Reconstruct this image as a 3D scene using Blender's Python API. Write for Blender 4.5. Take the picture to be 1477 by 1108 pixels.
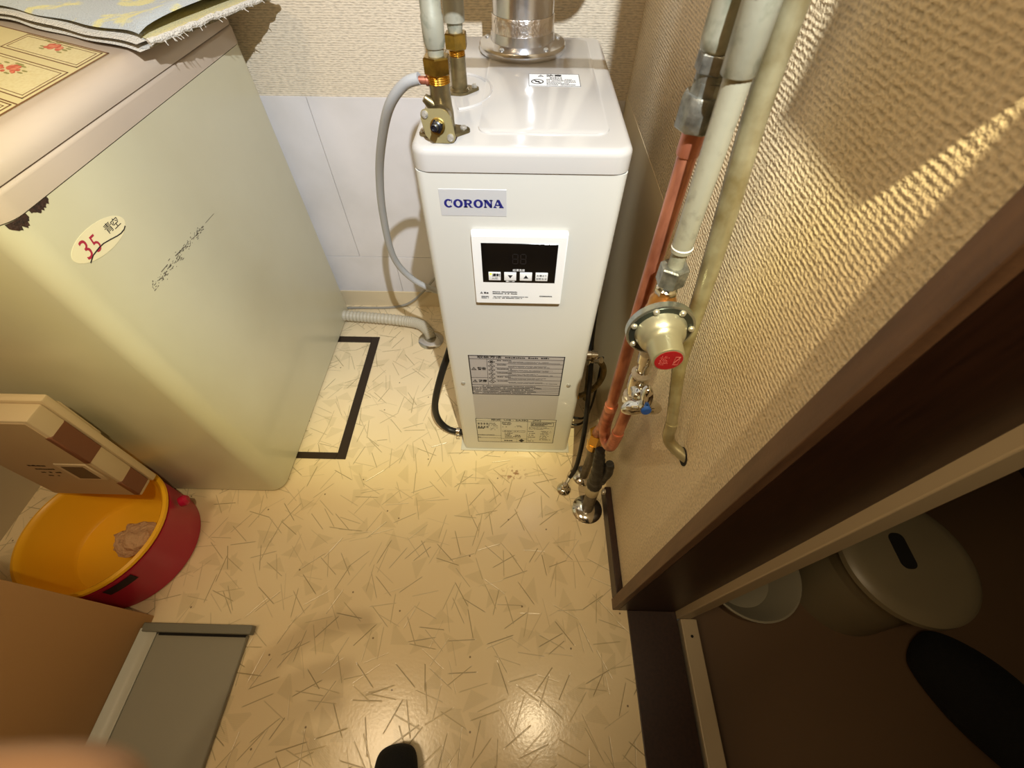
import bpy, bmesh, math, random
from mathutils import Vector, Matrix
random.seed(7)
SC = bpy.context.scene
for o in list(bpy.data.objects): bpy.data.objects.remove(o)
COL = SC.collection
PI = math.pi

# ------------------------------------------------------------------ camera
CAM_H = 1.1084
pitch, yaw, roll = 0.9312, -0.0192, 0.0057
fwd = Vector((math.sin(yaw)*math.cos(pitch), math.cos(yaw)*math.cos(pitch), -math.sin(pitch)))
rt = Vector((math.cos(yaw), -math.sin(yaw), 0)); up = rt.cross(fwd)
r2 = rt*math.cos(roll) + up*math.sin(roll); u2 = up*math.cos(roll) - rt*math.sin(roll)
cam_data = bpy.data.cameras.new('camera'); cam = bpy.data.objects.new('camera', cam_data); COL.objects.link(cam)
cam.matrix_world = Matrix(((r2.x, u2.x, -fwd.x, 0), (r2.y, u2.y, -fwd.y, 0), (r2.z, u2.z, -fwd.z, CAM_H), (0, 0, 0, 1)))
cam_data.sensor_width = 36; cam_data.lens = 36*614.3/1477; cam_data.clip_start = .008; cam_data.clip_end = 20
cam_data.dof.use_dof = True; cam_data.dof.focus_distance = .85; cam_data.dof.aperture_fstop = 7.5
SC.camera = cam
def camspace(x, y, z): return Vector((0, 0, CAM_H)) + r2*x + u2*y + fwd*z

# ------------------------------------------------------------------ world, lamps, exposure
SC.view_settings.view_transform = 'Standard'; SC.view_settings.look = 'None'
SC.view_settings.exposure = 0.0; SC.view_settings.gamma = 1; SC.view_settings.use_curve_mapping = False
w = bpy.data.worlds.new('world'); SC.world = w; w.use_nodes = True
w.node_tree.nodes['Background'].inputs[0].default_value = (1, .8, .55, 1)
w.node_tree.nodes['Background'].inputs[1].default_value = 0.03
LAMP = Vector((.12, -.1, 1.65)); AXIS = Vector((-.2232, .7749, -.5914)).normalized()
HEAD_W, FILL_W = 105.0, 10.0
ld = bpy.data.lights.new('headlamp_beam', 'SPOT'); lo = bpy.data.objects.new('headlamp_beam', ld); COL.objects.link(lo)
lo.location = LAMP; lo.rotation_euler = AXIS.to_track_quat('-Z', 'Y').to_euler()
ld.energy = HEAD_W; ld.spot_size = math.radians(165); ld.spot_blend = .25; ld.shadow_soft_size = .008
ld.use_nodes = True
nt = ld.node_tree; em = nt.nodes['Emission']
tc = nt.nodes.new('ShaderNodeTexCoord'); sx = nt.nodes.new('ShaderNodeSeparateXYZ')
ab = nt.nodes.new('ShaderNodeMath'); ab.operation = 'ABSOLUTE'
ac = nt.nodes.new('ShaderNodeMath'); ac.operation = 'ARCCOSINE'
dv = nt.nodes.new('ShaderNodeMath'); dv.operation = 'DIVIDE'; dv.inputs[1].default_value = PI/2
rp = nt.nodes.new('ShaderNodeValToRGB')
nt.links.new(tc.outputs['Normal'], sx.inputs[0]); nt.links.new(sx.outputs[2], ab.inputs[0]); nt.links.new(ab.outputs[0], ac.inputs[0])
nt.links.new(ac.outputs[0], dv.inputs[0]); nt.links.new(dv.outputs[0], rp.inputs[0]); nt.links.new(rp.outputs[0], em.inputs[0])
# beam profile of the lamp: white core, yellow rim at 32 degrees, weak warm spill
prof = [(0, (.82, .88, .96)), (9, (.80, .86, .93)), (16, (.78, .83, .87)), (21, (.82, .86, .86)), (25, (1.0, 1.0, .88)), (28.5, (.95, .92, .68)), (31.5, (.78, .69, .37)),
        (34.5, (.42, .34, .18)), (38, (.22, .175, .105)), (45, (.15, .12, .072)), (50, (.12, .096, .06)), (54, (.05, .04, .025)), (62, (.025, .02, .012)), (80, (.01, .008, .004))]
el = rp.color_ramp.elements
while len(el) > 1: el.remove(el[0])
el[0].position = 0; el[0].color = (*prof[0][1], 1)
for d, c in prof[1:]:
    e = el.new(d/90); e.color = (*c, 1)
# warm fill light added near the ceiling, out of frame
cl = bpy.data.lights.new('warm_fill_light', 'AREA'); co = bpy.data.objects.new('warm_fill_light', cl); COL.objects.link(co)
cl.shape = 'DISK'; cl.size = .4; cl.energy = FILL_W; cl.color = (1, .76, .46); co.location = (-.75, -.25, 2.36)

# ------------------------------------------------------------------ materials
def lin(c): return tuple(((v/255)/12.92 if v/255 <= .04045 else ((v/255+.055)/1.055)**2.4) for v in c)
MATS = {}
def mat(name, rgb, rough=.5, metal=0, bump=None, var=None, spec=.5, coat=0, sheen=0, alpha=None, emit=0):
    if name in MATS: return MATS[name]
    m = bpy.data.materials.new(name); m.use_nodes = True; n = m.node_tree.nodes; l = m.node_tree.links
    b = n['Principled BSDF']; c = (*lin(rgb), 1)
    b.inputs['Base Color'].default_value = c; b.inputs['Roughness'].default_value = rough; b.inputs['Metallic'].default_value = metal
    b.inputs['Specular IOR Level'].default_value = spec; b.inputs['Coat Weight'].default_value = coat; b.inputs['Sheen Weight'].default_value = sheen
    if alpha is not None: b.inputs['Alpha'].default_value = alpha
    if emit: b.inputs['Emission Color'].default_value = c; b.inputs['Emission Strength'].default_value = emit
    t = n.new('ShaderNodeTexCoord')
    if var:   # (scale, second rgb, lo, hi[, stretch])
        nz = n.new('ShaderNodeTexNoise'); nz.inputs['Scale'].default_value = var[0]; nz.inputs['Detail'].default_value = 5
        src = t.outputs['Object']
        if len(var) > 4:
            mp = n.new('ShaderNodeMapping'); mp.inputs['Scale'].default_value = var[4]; l.new(src, mp.inputs[0]); src = mp.outputs[0]
        l.new(src, nz.inputs['Vector'])
        r = n.new('ShaderNodeValToRGB'); r.color_ramp.elements[0].position = var[2]; r.color_ramp.elements[1].position = var[3]
        r.color_ramp.elements[0].color = c; r.color_ramp.elements[1].color = (*lin(var[1]), 1)
        l.new(nz.outputs[0], r.inputs[0]); l.new(r.outputs[0], b.inputs['Base Color'])
    if bump:  # (scale, distance, strength)
        nz = n.new('ShaderNodeTexNoise'); nz.inputs['Scale'].default_value = bump[0]; nz.inputs['Detail'].default_value = 3
        l.new(t.outputs['Object'], nz.inputs['Vector'])
        bp = n.new('ShaderNodeBump'); bp.inputs['Distance'].default_value = bump[1]; bp.inputs['Strength'].default_value = bump[2]
        l.new(nz.outputs[0], bp.inputs['Height']); l.new(bp.outputs[0], b.inputs['Normal'])
    MATS[name] = m; return m

def wallpaper(name, rgb, axis, pitch, dist, knots):
    """woven wallpaper: horizontal cords with knots; axis = index of the horizontal direction"""
    m = bpy.data.materials.new(name); m.use_nodes = True; n = m.node_tree.nodes; l = m.node_tree.links
    b = n['Principled BSDF']; b.inputs['Roughness'].default_value = .75; b.inputs['Specular IOR Level'].default_value = .25
    t = n.new('ShaderNodeTexCoord'); s = n.new('ShaderNodeSeparateXYZ'); l.new(t.outputs['Object'], s.inputs[0])
    cb = n.new('ShaderNodeCombineXYZ'); l.new(s.outputs[axis], cb.inputs[0]); l.new(s.outputs[2], cb.inputs[1])
    def mapped(sc):
        mp = n.new('ShaderNodeMapping'); mp.inputs['Scale'].default_value = sc; l.new(cb.outputs[0], mp.inputs[0]); return mp.outputs[0]
    nz = n.new('ShaderNodeTexNoise'); nz.inputs['Scale'].default_value = 1; nz.inputs['Detail'].default_value = 2; l.new(mapped((knots, 1.3/pitch, 1)), nz.inputs['Vector'])
    n2 = n.new('ShaderNodeTexNoise'); n2.inputs['Scale'].default_value = 1; n2.inputs['Detail'].default_value = 2; l.new(mapped((90, 45, 1)), n2.inputs['Vector'])
    ma = n.new('ShaderNodeMath'); ma.operation = 'MULTIPLY_ADD'; ma.inputs[1].default_value = 2*PI/pitch; l.new(s.outputs[2], ma.inputs[0])
    m2 = n.new('ShaderNodeMath'); m2.operation = 'MULTIPLY'; m2.inputs[1].default_value = 3.5; l.new(n2.outputs[0], m2.inputs[0]); l.new(m2.outputs[0], ma.inputs[2])
    si = n.new('ShaderNodeMath'); si.operation = 'SINE'; l.new(ma.outputs[0], si.inputs[0])
    ad = n.new('ShaderNodeMath'); ad.operation = 'MULTIPLY_ADD'; ad.inputs[1].default_value = .10; l.new(si.outputs[0], ad.inputs[0]); l.new(nz.outputs[0], ad.inputs[2])
    bp = n.new('ShaderNodeBump'); bp.inputs['Distance'].default_value = dist; bp.inputs['Strength'].default_value = 1
    l.new(ad.outputs[0], bp.inputs['Height']); l.new(bp.outputs[0], b.inputs['Normal'])
    r = n.new('ShaderNodeValToRGB'); r.color_ramp.elements[0].position = .3; r.color_ramp.elements[1].position = .6
    r.color_ramp.elements[0].color = (*lin([v*.86 for v in rgb]), 1); r.color_ramp.elements[1].color = (*lin(rgb), 1)
    l.new(ad.outputs[0], r.inputs[0]); l.new(r.outputs[0], b.inputs['Base Color'])
    MATS[name] = m; return m

def floor_vinyl():
    """cream sheet vinyl printed and embossed with scattered straws and pale hatched triangles"""
    m = bpy.data.materials.new('floor_vinyl'); m.use_nodes = True; n = m.node_tree.nodes; l = m.node_tree.links
    b = n['Principled BSDF']; b.inputs['Roughness'].default_value = .19; b.inputs['Specular IOR Level'].default_value = .5
    t = n.new('ShaderNodeTexCoord'); s = n.new('ShaderNodeSeparateXYZ'); l.new(t.outputs['Object'], s.inputs[0])
    cb = n.new('ShaderNodeCombineXYZ'); l.new(s.outputs[0], cb.inputs[0]); l.new(s.outputs[1], cb.inputs[1])
    def M(op, a, bb=None, c=None):
        k = n.new('ShaderNodeMath'); k.operation = op
        for i, v in enumerate((a, bb, c)):
            if v is None: continue
            if isinstance(v, (int, float)): k.inputs[i].default_value = v
            else: l.new(v, k.inputs[i])
        return k.outputs[0]
    def layer(scale, off, angs=None):
        mp = n.new('ShaderNodeVectorMath'); mp.operation = 'ADD'; mp.inputs[1].default_value = (off, off*1.7, 0); l.new(cb.outputs[0], mp.inputs[0])
        v = n.new('ShaderNodeTexVoronoi'); v.voronoi_dimensions = '2D'; v.inputs['Scale'].default_value = scale; v.inputs['Randomness'].default_value = .9
        l.new(mp.outputs[0], v.inputs['Vector'])
        d = n.new('ShaderNodeVectorMath'); d.operation = 'SUBTRACT'; l.new(mp.outputs[0], d.inputs[0]); l.new(v.outputs['Position'], d.inputs[1])
        sp = n.new('ShaderNodeSeparateXYZ'); l.new(d.outputs[0], sp.inputs[0])
        sc = n.new('ShaderNodeSeparateColor'); l.new(v.outputs['Color'], sc.inputs[0])
        an = M('MULTIPLY', sc.outputs[0], 2*PI); ca = M('COSINE', an); sa = M('SINE', an)
        u = M('ADD', M('MULTIPLY', sp.outputs[0], ca), M('MULTIPLY', sp.outputs[1], sa))
        vv = M('SUBTRACT', M('MULTIPLY', sp.outputs[1], ca), M('MULTIPLY', sp.outputs[0], sa))
        return u, vv, sc.outputs[1]
    def smooth(x, lo, hi):   # 1 below lo, 0 above hi
        k = n.new('ShaderNodeMapRange'); k.interpolation_type = 'SMOOTHSTEP'; l.new(x, k.inputs[0])
        k.inputs[1].default_value = lo; k.inputs[2].default_value = hi; k.inputs[3].default_value = 1; k.inputs[4].default_value = 0; return k.outputs[0]
    lines = None
    for sc_, off in ((9.5, 0.13), (9.5, 3.31), (10.5, 7.77), (11.5, 12.9), (11.5, 21.3), (12, 33.9)):
        u, v, rnd = layer(sc_, off)
        a = M('MULTIPLY', smooth(M('ABSOLUTE', v), .0003, .0015), smooth(M('ABSOLUTE', u), .027, .034))
        a = M('MULTIPLY', a, M('MULTIPLY_ADD', rnd, .75, .2))
        lines = a if lines is None else M('MAXIMUM', lines, a)
    patch = None
    for sc_, off in ((13, 5.3), (12, 9.1)):
        u, v, rnd = layer(sc_, off)
        tri = M('MULTIPLY', smooth(M('ADD', M('ABSOLUTE', v), u), .016, .020), smooth(M('MULTIPLY', u, -1), .010, .014))
        hatch = M('MULTIPLY_ADD', M('SINE', M('MULTIPLY', u, 2200)), .25, .75)
        tri = M('MULTIPLY', M('MULTIPLY', tri, hatch), M('GREATER_THAN', rnd, .35))
        patch = tri if patch is None else M('MAXIMUM', patch, tri)
    nz = n.new('ShaderNodeTexNoise'); nz.inputs['Scale'].default_value = 4; nz.inputs['Detail'].default_value = 4; l.new(cb.outputs[0], nz.inputs['Vector'])
    def mix(a, bcol, f):
        k = n.new('ShaderNodeMix'); k.data_type = 'RGBA'
        l.new(f, k.inputs[0])
        if isinstance(a, tuple): k.inputs[6].default_value = (*lin(a), 1)
        else: l.new(a, k.inputs[6])
        k.inputs[7].default_value = (*lin(bcol), 1); return k.outputs[2]
    c = mix((240, 224, 188), (228, 204, 164), nz.outputs[0])
    c = mix(c, (176, 160, 118), M('MULTIPLY', patch, .28))
    c = mix(c, (122, 108, 72), M('MULTIPLY', lines, .72))
    dx = M('MULTIPLY', M('ADD', s.outputs[0], .005), .55); dy = M('SUBTRACT', s.outputs[1], .512)
    rad = M('SQRT', M('ADD', M('MULTIPLY', dx, dx), M('MULTIPLY', dy, dy)))
    sn = n.new('ShaderNodeTexNoise'); sn.inputs['Scale'].default_value = 75; sn.inputs['Detail'].default_value = 4; l.new(cb.outputs[0], sn.inputs['Vector'])
    c = mix(c, (142, 92, 40), M('MULTIPLY', M('MULTIPLY', smooth(rad, .005, .030), M('SUBTRACT', 1, smooth(sn.outputs[0], .50, .60))), .85))
    sv = n.new('ShaderNodeTexVoronoi'); sv.voronoi_dimensions = '2D'; sv.inputs['Scale'].default_value = 6.5; l.new(cb.outputs[0], sv.inputs['Vector'])
    c = mix(c, (84, 60, 36), M('MULTIPLY', smooth(sv.outputs['Distance'], .008, .018), .8))
    l.new(c, b.inputs['Base Color'])
    fine = n.new('ShaderNodeTexNoise'); fine.inputs['Scale'].default_value = 160; l.new(cb.outputs[0], fine.inputs['Vector'])
    h = M('ADD', M('MULTIPLY', lines, -1.0), M('MULTIPLY', fine.outputs[0], .25))
    bp = n.new('ShaderNodeBump'); bp.inputs['Distance'].default_value = .0007; bp.inputs['Strength'].default_value = .8
    l.new(h, bp.inputs['Height']); l.new(bp.outputs[0], b.inputs['Normal'])
    MATS['floor'] = m; return m

M_FLOOR = floor_vinyl()
M_WB = wallpaper('wallpaper_back', (228, 214, 190), 0, .0044, .0016, 95)
M_WR = wallpaper('wallpaper_right', (232, 214, 184), 1, .0050, .0026, 230)
M_PLAIN = mat('plaster', (205, 190, 160), .8)
M_CEIL = mat('ceiling_paint', (200, 190, 170), .9)
M_WHITEBOARD = mat('white_board', (226, 222, 222), .55, var=(6, (214, 210, 208), .4, .7), bump=(60, .0008, .3))
M_BEIGEBASE = mat('beige_skirting', (226, 208, 172), .5)
M_BROWN = mat('dark_brown_wood', (52, 30, 20), .4, var=(40, (38, 20, 14), .35, .7, (4, 4, .4)))
M_CASING = mat('brown_laminate', (104, 76, 56), .5, var=(60, (80, 56, 40), .35, .7, (1, 1, .15)), bump=(300, .0006, .4))
M_FRAME = mat('beige_aluminium', (176, 158, 130), .45)
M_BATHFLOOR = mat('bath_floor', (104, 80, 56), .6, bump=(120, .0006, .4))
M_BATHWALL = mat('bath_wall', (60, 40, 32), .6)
M_HW = mat('heater_enamel', (208, 206, 197), .22, coat=.3)
M_LID = mat('heater_lid_enamel', (192, 188, 182), .16, coat=.3)
M_PANEL = mat('white_plastic', (240, 239, 236), .4)
M_BLACKGLASS = mat('black_glass', (8, 8, 9), .12)
M_INK = mat('black_ink', (30, 28, 30), .6)
M_BLUEINK = mat('blue_ink', (28, 30, 110), .5)
M_GREYLABEL = mat('grey_label', (172, 166, 164), .45)
M_MIDLABEL = mat('light_grey_label', (180, 174, 166), .45)
M_CREAMLABEL = mat('cream_label', (204, 198, 178), .45)
M_SILVERLABEL = mat('silver_label', (205, 205, 205), .35, .2)
M_SEGMENT = mat('unlit_segments', (34, 30, 29), .4)
M_LED = mat('green_led', (190, 240, 40), .4, emit=1.0)
M_SCREW = mat('screw_steel', (186, 182, 172), .3, .6)
M_CHROME = mat('chrome', (215, 212, 205), .12, 1)
M_STEEL = mat('stainless_duct', (216, 216, 218), .22, 1, bump=(25, .002, .25))
M_FOIL = mat('aluminium_tape', (225, 218, 210), .28, 1, bump=(55, .006, .6))
M_GALV = mat('lined_steel_pipe', (160, 158, 140), .42, .3, var=(55, (112, 118, 100), .5, .72), bump=(90, .0008, .4))
M_GALV2 = mat('grey_lined_pipe', (164, 161, 143), .38, .3, var=(70, (128, 126, 112), .55, .8), bump=(120, .0006, .4))
M_MALL = mat('malleable_iron', (150, 150, 142), .38, .75, var=(80, (92, 92, 86), .4, .7), bump=(200, .001, .6))
M_BRASS = mat('brass', (168, 138, 66), .3, 1, var=(60, (112, 96, 50), .4, .75), bump=(120, .0006, .4))
M_BRIGHTBRASS = mat('bright_brass', (206, 160, 66), .22, 1)
M_DULLBRASS = mat('dull_bronze', (142, 126, 90), .34, .85, var=(50, (100, 90, 62), .4, .7))
M_ZINC = mat('yellow_zinc', (176, 174, 156), .3, .7)
M_COPPER = mat('copper', (196, 128, 100), .36, .6, var=(45, (132, 74, 56), .42, .68, (1, 1, .3)), bump=(80, .0008, .4))
M_COPPER2 = mat('scorched_copper', (190, 118, 92), .42, .6, var=(60, (112, 62, 48), .45, .75))
M_ORANGEBRASS = mat('orange_bronze', (186, 132, 72), .35, .8)
M_BRASSPIPE = mat('drain_pipe_bronze', (162, 154, 124), .36, .5, var=(35, (128, 114, 78), .4, .7))
M_TAPE = mat('sealing_tape', (220, 214, 204), .35, bump=(150, .003, .8))
M_REDLABEL = mat('red_label', (150, 22, 34), .4)
M_BLUECAP = mat('blue_cap', (26, 70, 150), .3)
M_BLACKRUB = mat('black_rubber', (22, 21, 20), .45, bump=(160, .0006, .4))
M_BLACKTAPE = mat('black_tape', (34, 31, 28), .5, bump=(70, .004, .7))
M_GREYHOSE = mat('grey_pvc_hose', (166, 166, 164), .35)
M_CORR = mat('corrugated_hose', (196, 188, 168), .5)
M_DARKPIPE = mat('grimy_pipe', (110, 100, 82), .45, .4, var=(60, (70, 62, 50), .4, .7))
M_WASH = mat('washer_enamel', (208, 204, 178), .3, coat=.2, var=(3, (200, 194, 166), .4, .7))
M_WLID = mat('washer_lid_plastic', (194, 178, 162), .3, coat=.2)
M_RUST = mat('rust', (60, 36, 26), .8, var=(160, (30, 18, 14), .4, .7), bump=(300, .002, .8))
M_STICKER = mat('cream_sticker', (232, 222, 186), .4)
M_MAGENTA = mat('crimson_ink', (170, 40, 66), .5)
M_SCUFF = mat('scuff_grey', (112, 106, 92), .7)
M_SHEET = mat('yellow_print', (220, 206, 156), .35)
M_SHEETPANEL = mat('cream_print', (228, 216, 170), .35, var=(200, (216, 200, 146), .4, .7))
M_SHEETLINE = mat('brown_print', (112, 72, 48), .4)
M_ROSE = mat('rose_print', (196, 74, 58), .4, var=(120, (226, 140, 110), .4, .65))
M_LEAF = mat('leaf_print', (146, 140, 84), .4)
M_TERRY = mat('white_terry', (222, 216, 204), .95, bump=(260, .006, 1), sheen=.3)
M_TOWEL = mat('blue_grey_terry', (184, 192, 196), .95, bump=(300, .004, 1), sheen=.3, var=(17, (226, 218, 140), .56, .63))
M_YELLOWCLOTH = mat('yellow_terry', (226, 208, 132), .95, bump=(300, .004, 1), sheen=.3)
M_CASE = mat('off_white_board', (206, 186, 152), .6)
M_CASEFRONT = mat('grey_beige_board', (188, 164, 128), .6)
M_PATCH = mat('brown_corner', (122, 76, 52), .6)
M_YELLOW = mat('yellow_plastic', (236, 176, 30), .35)
M_RED = mat('red_plastic', (176, 16, 58), .38)
M_DARKSLOT = mat('dark_slot', (34, 12, 12), .7)
M_RAG = mat('pinkish_rag', (196, 158, 120), .9, bump=(120, .006, 1))
M_CARTON = mat('brown_carton', (180, 138, 90), .75, bump=(220, .0006, .4))
M_GREY = mat('grey_plastic', (142, 138, 124), .45)
M_GREYDK = mat('grey_plastic_rim', (116, 114, 102), .45)
M_GREYLT = mat('pale_grey_edge', (178, 176, 164), .4)
M_SHADEDPL = mat('shaded_bath_plastic', (128, 116, 90), .4)  # white plastic, with the dark bathroom's shade put into its colour
M_SOCK = mat('black_knit', (8, 8, 9), .95, bump=(300, .002, .6))
M_TROUSER = mat('black_cotton', (12, 12, 13), .95)
M_JACKET = mat('navy_cotton', (40, 44, 56), .9)
M_SKIN = mat('skin', (158, 120, 90), .55)
M_HAIR = mat('black_hair', (20, 16, 14), .6)
M_HATCH = mat('bronze_hatch_frame', (62, 50, 40), .4, .5)
M_HOLE = mat('dark_hole', (16, 12, 9), .9)
M_LENS = mat('lamp_lens', (240, 235, 225), .2)

# ------------------------------------------------------------------ geometry helpers
def V(p): return Vector(p)
def b_box(bm, x0, x1, y0, y1, z0, z1, bev=0, seg=2):
    vs = [bm.verts.new((x, y, z)) for z in (z0, z1) for y in (y0, y1) for x in (x0, x1)]
    fs = [bm.faces.new([vs[i] for i in f]) for f in ((0, 2, 3, 1), (4, 5, 7, 6), (0, 1, 5, 4), (2, 6, 7, 3), (0, 4, 6, 2), (1, 3, 7, 5))]
    if bev:
        es = {e for f in fs for e in f.edges}
        bmesh.ops.bevel(bm, geom=list(es), offset=bev, segments=seg, profile=.5, affect='EDGES')
    return vs
def b_plate(bm, outline, z0, z1, bev=0, seg=3, M=None):
    """extruded outline [(x,y)] between z0 and z1, optional rounded top edge"""
    lo = [bm.verts.new((x, y, z0)) for x, y in outline]; hi = [bm.verts.new((x, y, z1)) for x, y in outline]
    n = len(lo); bm.faces.new(lo[::-1]); top = bm.faces.new(hi)
    for i in range(n): bm.faces.new((lo[i], lo[(i+1) % n], hi[(i+1) % n], hi[i]))
    new = lo+hi
    if bev:
        r = bmesh.ops.bevel(bm, geom=list(top.edges), offset=bev, segments=seg, profile=.5, affect='EDGES')
    if M is not None:
        bmesh.ops.transform(bm, matrix=M, verts=bm.verts[:])
def rrect(x0, x1, y0, y1, r, n=6):
    o = []
    for cx, cy, a0 in ((x1-r, y0+r, -PI/2), (x1-r, y1-r, 0), (x0+r, y1-r, PI/2), (x0+r, y0+r, PI)):
        for i in range(n+1): o.append((cx+r*math.cos(a0+PI/2*i/n), cy+r*math.sin(a0+PI/2*i/n)))
    return o
def b_loft(bm, x0, x1, y0, y1, r, z0, z1, bev, n=8, seg=6):
    """rounded slab whose top edge is a quarter round"""
    rings = []
    for k in range(-1, seg+1):
        a = PI/2*max(k, 0)/seg; i = bev*(1-math.cos(a)); z = z0 if k < 0 else z1-bev+bev*math.sin(a)
        rings.append([bm.verts.new((x, y, z)) for x, y in rrect(x0+i, x1-i, y0+i, y1-i, max(r-i, .003), n)])
    for p, q in zip(rings, rings[1:]):
        m = len(p)
        for i in range(m): bm.faces.new((p[i], p[(i+1) % m], q[(i+1) % m], q[i]))
    bm.faces.new(rings[0][::-1]); bm.faces.new(rings[-1])
def frame_for(d):
    d = d.normalized(); a = Vector((0, 0, 1)) if abs(d.z) < .9 else Vector((1, 0, 0))
    x = a.cross(d).normalized(); return x, d.cross(x)
def b_lathe(bm, p0, d, prof, n=24, cap=True):
    """prof: [(distance along d, radius)]"""
    p0 = V(p0); d = V(d).normalized(); x, y = frame_for(d); rings = []
    for t, r in prof:
        rings.append([bm.verts.new(p0+d*t+(x*math.cos(2*PI*i/n)+y*math.sin(2*PI*i/n))*max(r, 1e-5)) for i in range(n)])
    for a, b in zip(rings, rings[1:]):
        for i in range(n): bm.faces.new((a[i], a[(i+1) % n], b[(i+1) % n], b[i]))
    if cap: bm.faces.new(rings[0][::-1]); bm.faces.new(rings[-1])
def b_cyl(bm, p0, p1, r, r1=None, n=20, ch=0):
    d = V(p1)-V(p0); L = d.length; r1 = r if r1 is None else r1
    b_lathe(bm, p0, d, [(0, r-ch), (ch, r), (L-ch, r1), (L, r1-ch)] if ch else [(0, r), (L, r1)], n)
def b_hex(bm, p0, p1, r, ch=.0015):
    d = V(p1)-V(p0); L = d.length
    b_lathe(bm, p0, d, [(0, r*.9), (ch, r), (L-ch, r), (L, r*.9)], 6)
def smooth_path(pts, sub=6):
    P = [V(p) for p in pts]; out = []
    for i in range(len(P)-1):
        p0 = P[max(i-1, 0)]; p1 = P[i]; p2 = P[i+1]; p3 = P[min(i+2, len(P)-1)]
        for k in range(sub):
            t = k/sub
            out.append(.5*((2*p1)+(p2-p0)*t+(2*p0-5*p1+4*p2-p3)*t*t+(3*p1-p0-3*p2+p3)*t**3))
    out.append(P[-1]); return out
def b_tube(bm, pts, r, n=12, rfun=None, cap=True):
    P = [V(p) for p in pts]; x = None; rings = []
    for i, p in enumerate(P):
        d = (P[min(i+1, len(P)-1)]-P[max(i-1, 0)]).normalized()
        if x is None: x, y = frame_for(d)
        else:
            x = (x-d*x.dot(d)).normalized(); y = d.cross(x)
        rr = rfun(i/(len(P)-1), i) if rfun else r
        rings.append([bm.verts.new(p+(x*math.cos(2*PI*k/n)+y*math.sin(2*PI*k/n))*rr) for k in range(n)])
    for a, b in zip(rings, rings[1:]):
        for k in range(n): bm.faces.new((a[k], a[(k+1) % n], b[(k+1) % n], b[k]))
    if cap: bm.faces.new(rings[0][::-1]); bm.faces.new(rings[-1])
def bend(p0, corner, p1, r, n=6):
    """path p0 -> rounded corner -> p1"""
    c = V(corner); a = (V(p0)-c).normalized(); b = (V(p1)-c).normalized()
    out = [V(p0)]
    for i in range(n+1):
        t = i/n; out.append((c+a*r)*(1-t)**2+c*2*t*(1-t)+(c+b*r)*t*t)
    out.append(V(p1)); return out

def obj(name, bm, m, parent=None, smooth=True, angle=40):
    me = bpy.data.meshes.new(name); bmesh.ops.recalc_face_normals(bm, faces=bm.faces[:]); 
    if parent is not None:
        off = parent.location.copy(); p = parent
        while p.parent: p = p.parent; off = off + p.location
        bmesh.ops.translate(bm, verts=bm.verts[:], vec=-off)
    bm.to_mesh(me); bm.free(); me.materials.append(m)
    o = bpy.data.objects.new(name, me); COL.objects.link(o)
    if parent is not None: o.parent = parent
    if smooth:
        me.polygons.foreach_set('use_smooth', [True]*len(me.polygons))
        try: me.set_sharp_from_angle(angle=math.radians(angle))
        except Exception: pass
    return o
def B(): return bmesh.new()
def thing(name, label, cat, loc, group=None):
    o = bpy.data.objects.new(name, None); COL.objects.link(o); o.location = loc; o.empty_display_size = .05
    o['label'] = label; o['category'] = cat
    if group: o['group'] = group
    return o
def tag(o, label, cat, group=None):
    o['label'] = label; o['category'] = cat
    if group: o['group'] = group
    return o
def struct(name, bm, m, parent=None):
    o = obj(name, bm, m, parent, smooth=False)
    if parent is None: o['kind'] = 'structure'
    return o
def part(name, m, parent, build, smooth=True, angle=40, label=None):
    bm = B(); build(bm); o = obj(name, bm, m, parent, smooth, angle)
    if label: o['label'] = label
    return o
def place_mesh(name, me, m, parent, O, X, Y):
    X = V(X).normalized(); Y = V(Y).normalized(); Z = X.cross(Y); O = V(O); off = Vector((0, 0, 0)); p = parent
    while p: off = off+p.location; p = p.parent
    for v in me.vertices:
        c = v.co.copy(); v.co = O+X*c.x+Y*c.y+Z*c.z-off
    me.materials.clear(); me.materials.append(m)
    o = bpy.data.objects.new(name, me); COL.objects.link(o); o.parent = parent; return o
def text(body, size, O, X, Y, m, parent, name='lettering', align='CENTER', width=None, bold=0, shear=0):
    cu = bpy.data.curves.new('t', 'FONT'); cu.body = body; cu.size = size; cu.align_x = align; cu.align_y = 'CENTER'
    cu.extrude = .00012; cu.resolution_u = 3; cu.offset = bold; cu.shear = shear
    t = bpy.data.objects.new('t', cu); COL.objects.link(t)
    dg = bpy.context.evaluated_depsgraph_get(); me = bpy.data.meshes.new_from_object(t.evaluated_get(dg))
    bpy.data.objects.remove(t)
    if width and len(me.vertices):
        xs = [v.co.x for v in me.vertices]; w0 = max(xs)-min(xs); c0 = (max(xs)+min(xs))/2
        for v in me.vertices: v.co.x = (v.co.x-c0)*width/w0
    return place_mesh(name, me, m, parent, O, X, Y)
def flats(name, polys, m, parent, O, X, Y, th=.0003, step=0):
    """flat printed shapes: polygons [(x,y)...] in the plane O, X, Y"""
    bm = B()
    for q, pl in enumerate(polys):
        a = [bm.verts.new((x, y, 0)) for x, y in pl]; b = [bm.verts.new((x, y, th+step*q)) for x, y in pl]; k = len(a)
        bm.faces.new(b); bm.faces.new(a[::-1])
        for i in range(k): bm.faces.new((a[i], a[(i+1) % k], b[(i+1) % k], b[i]))
    bmesh.ops.recalc_face_normals(bm, faces=bm.faces[:])
    me = bpy.data.meshes.new(name); bm.to_mesh(me); bm.free()
    return place_mesh(name, me, m, parent, O, X, Y)
def R4(x0, y0, x1, y1): return [(x0, y0), (x1, y0), (x1, y1), (x0, y1)]
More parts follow.
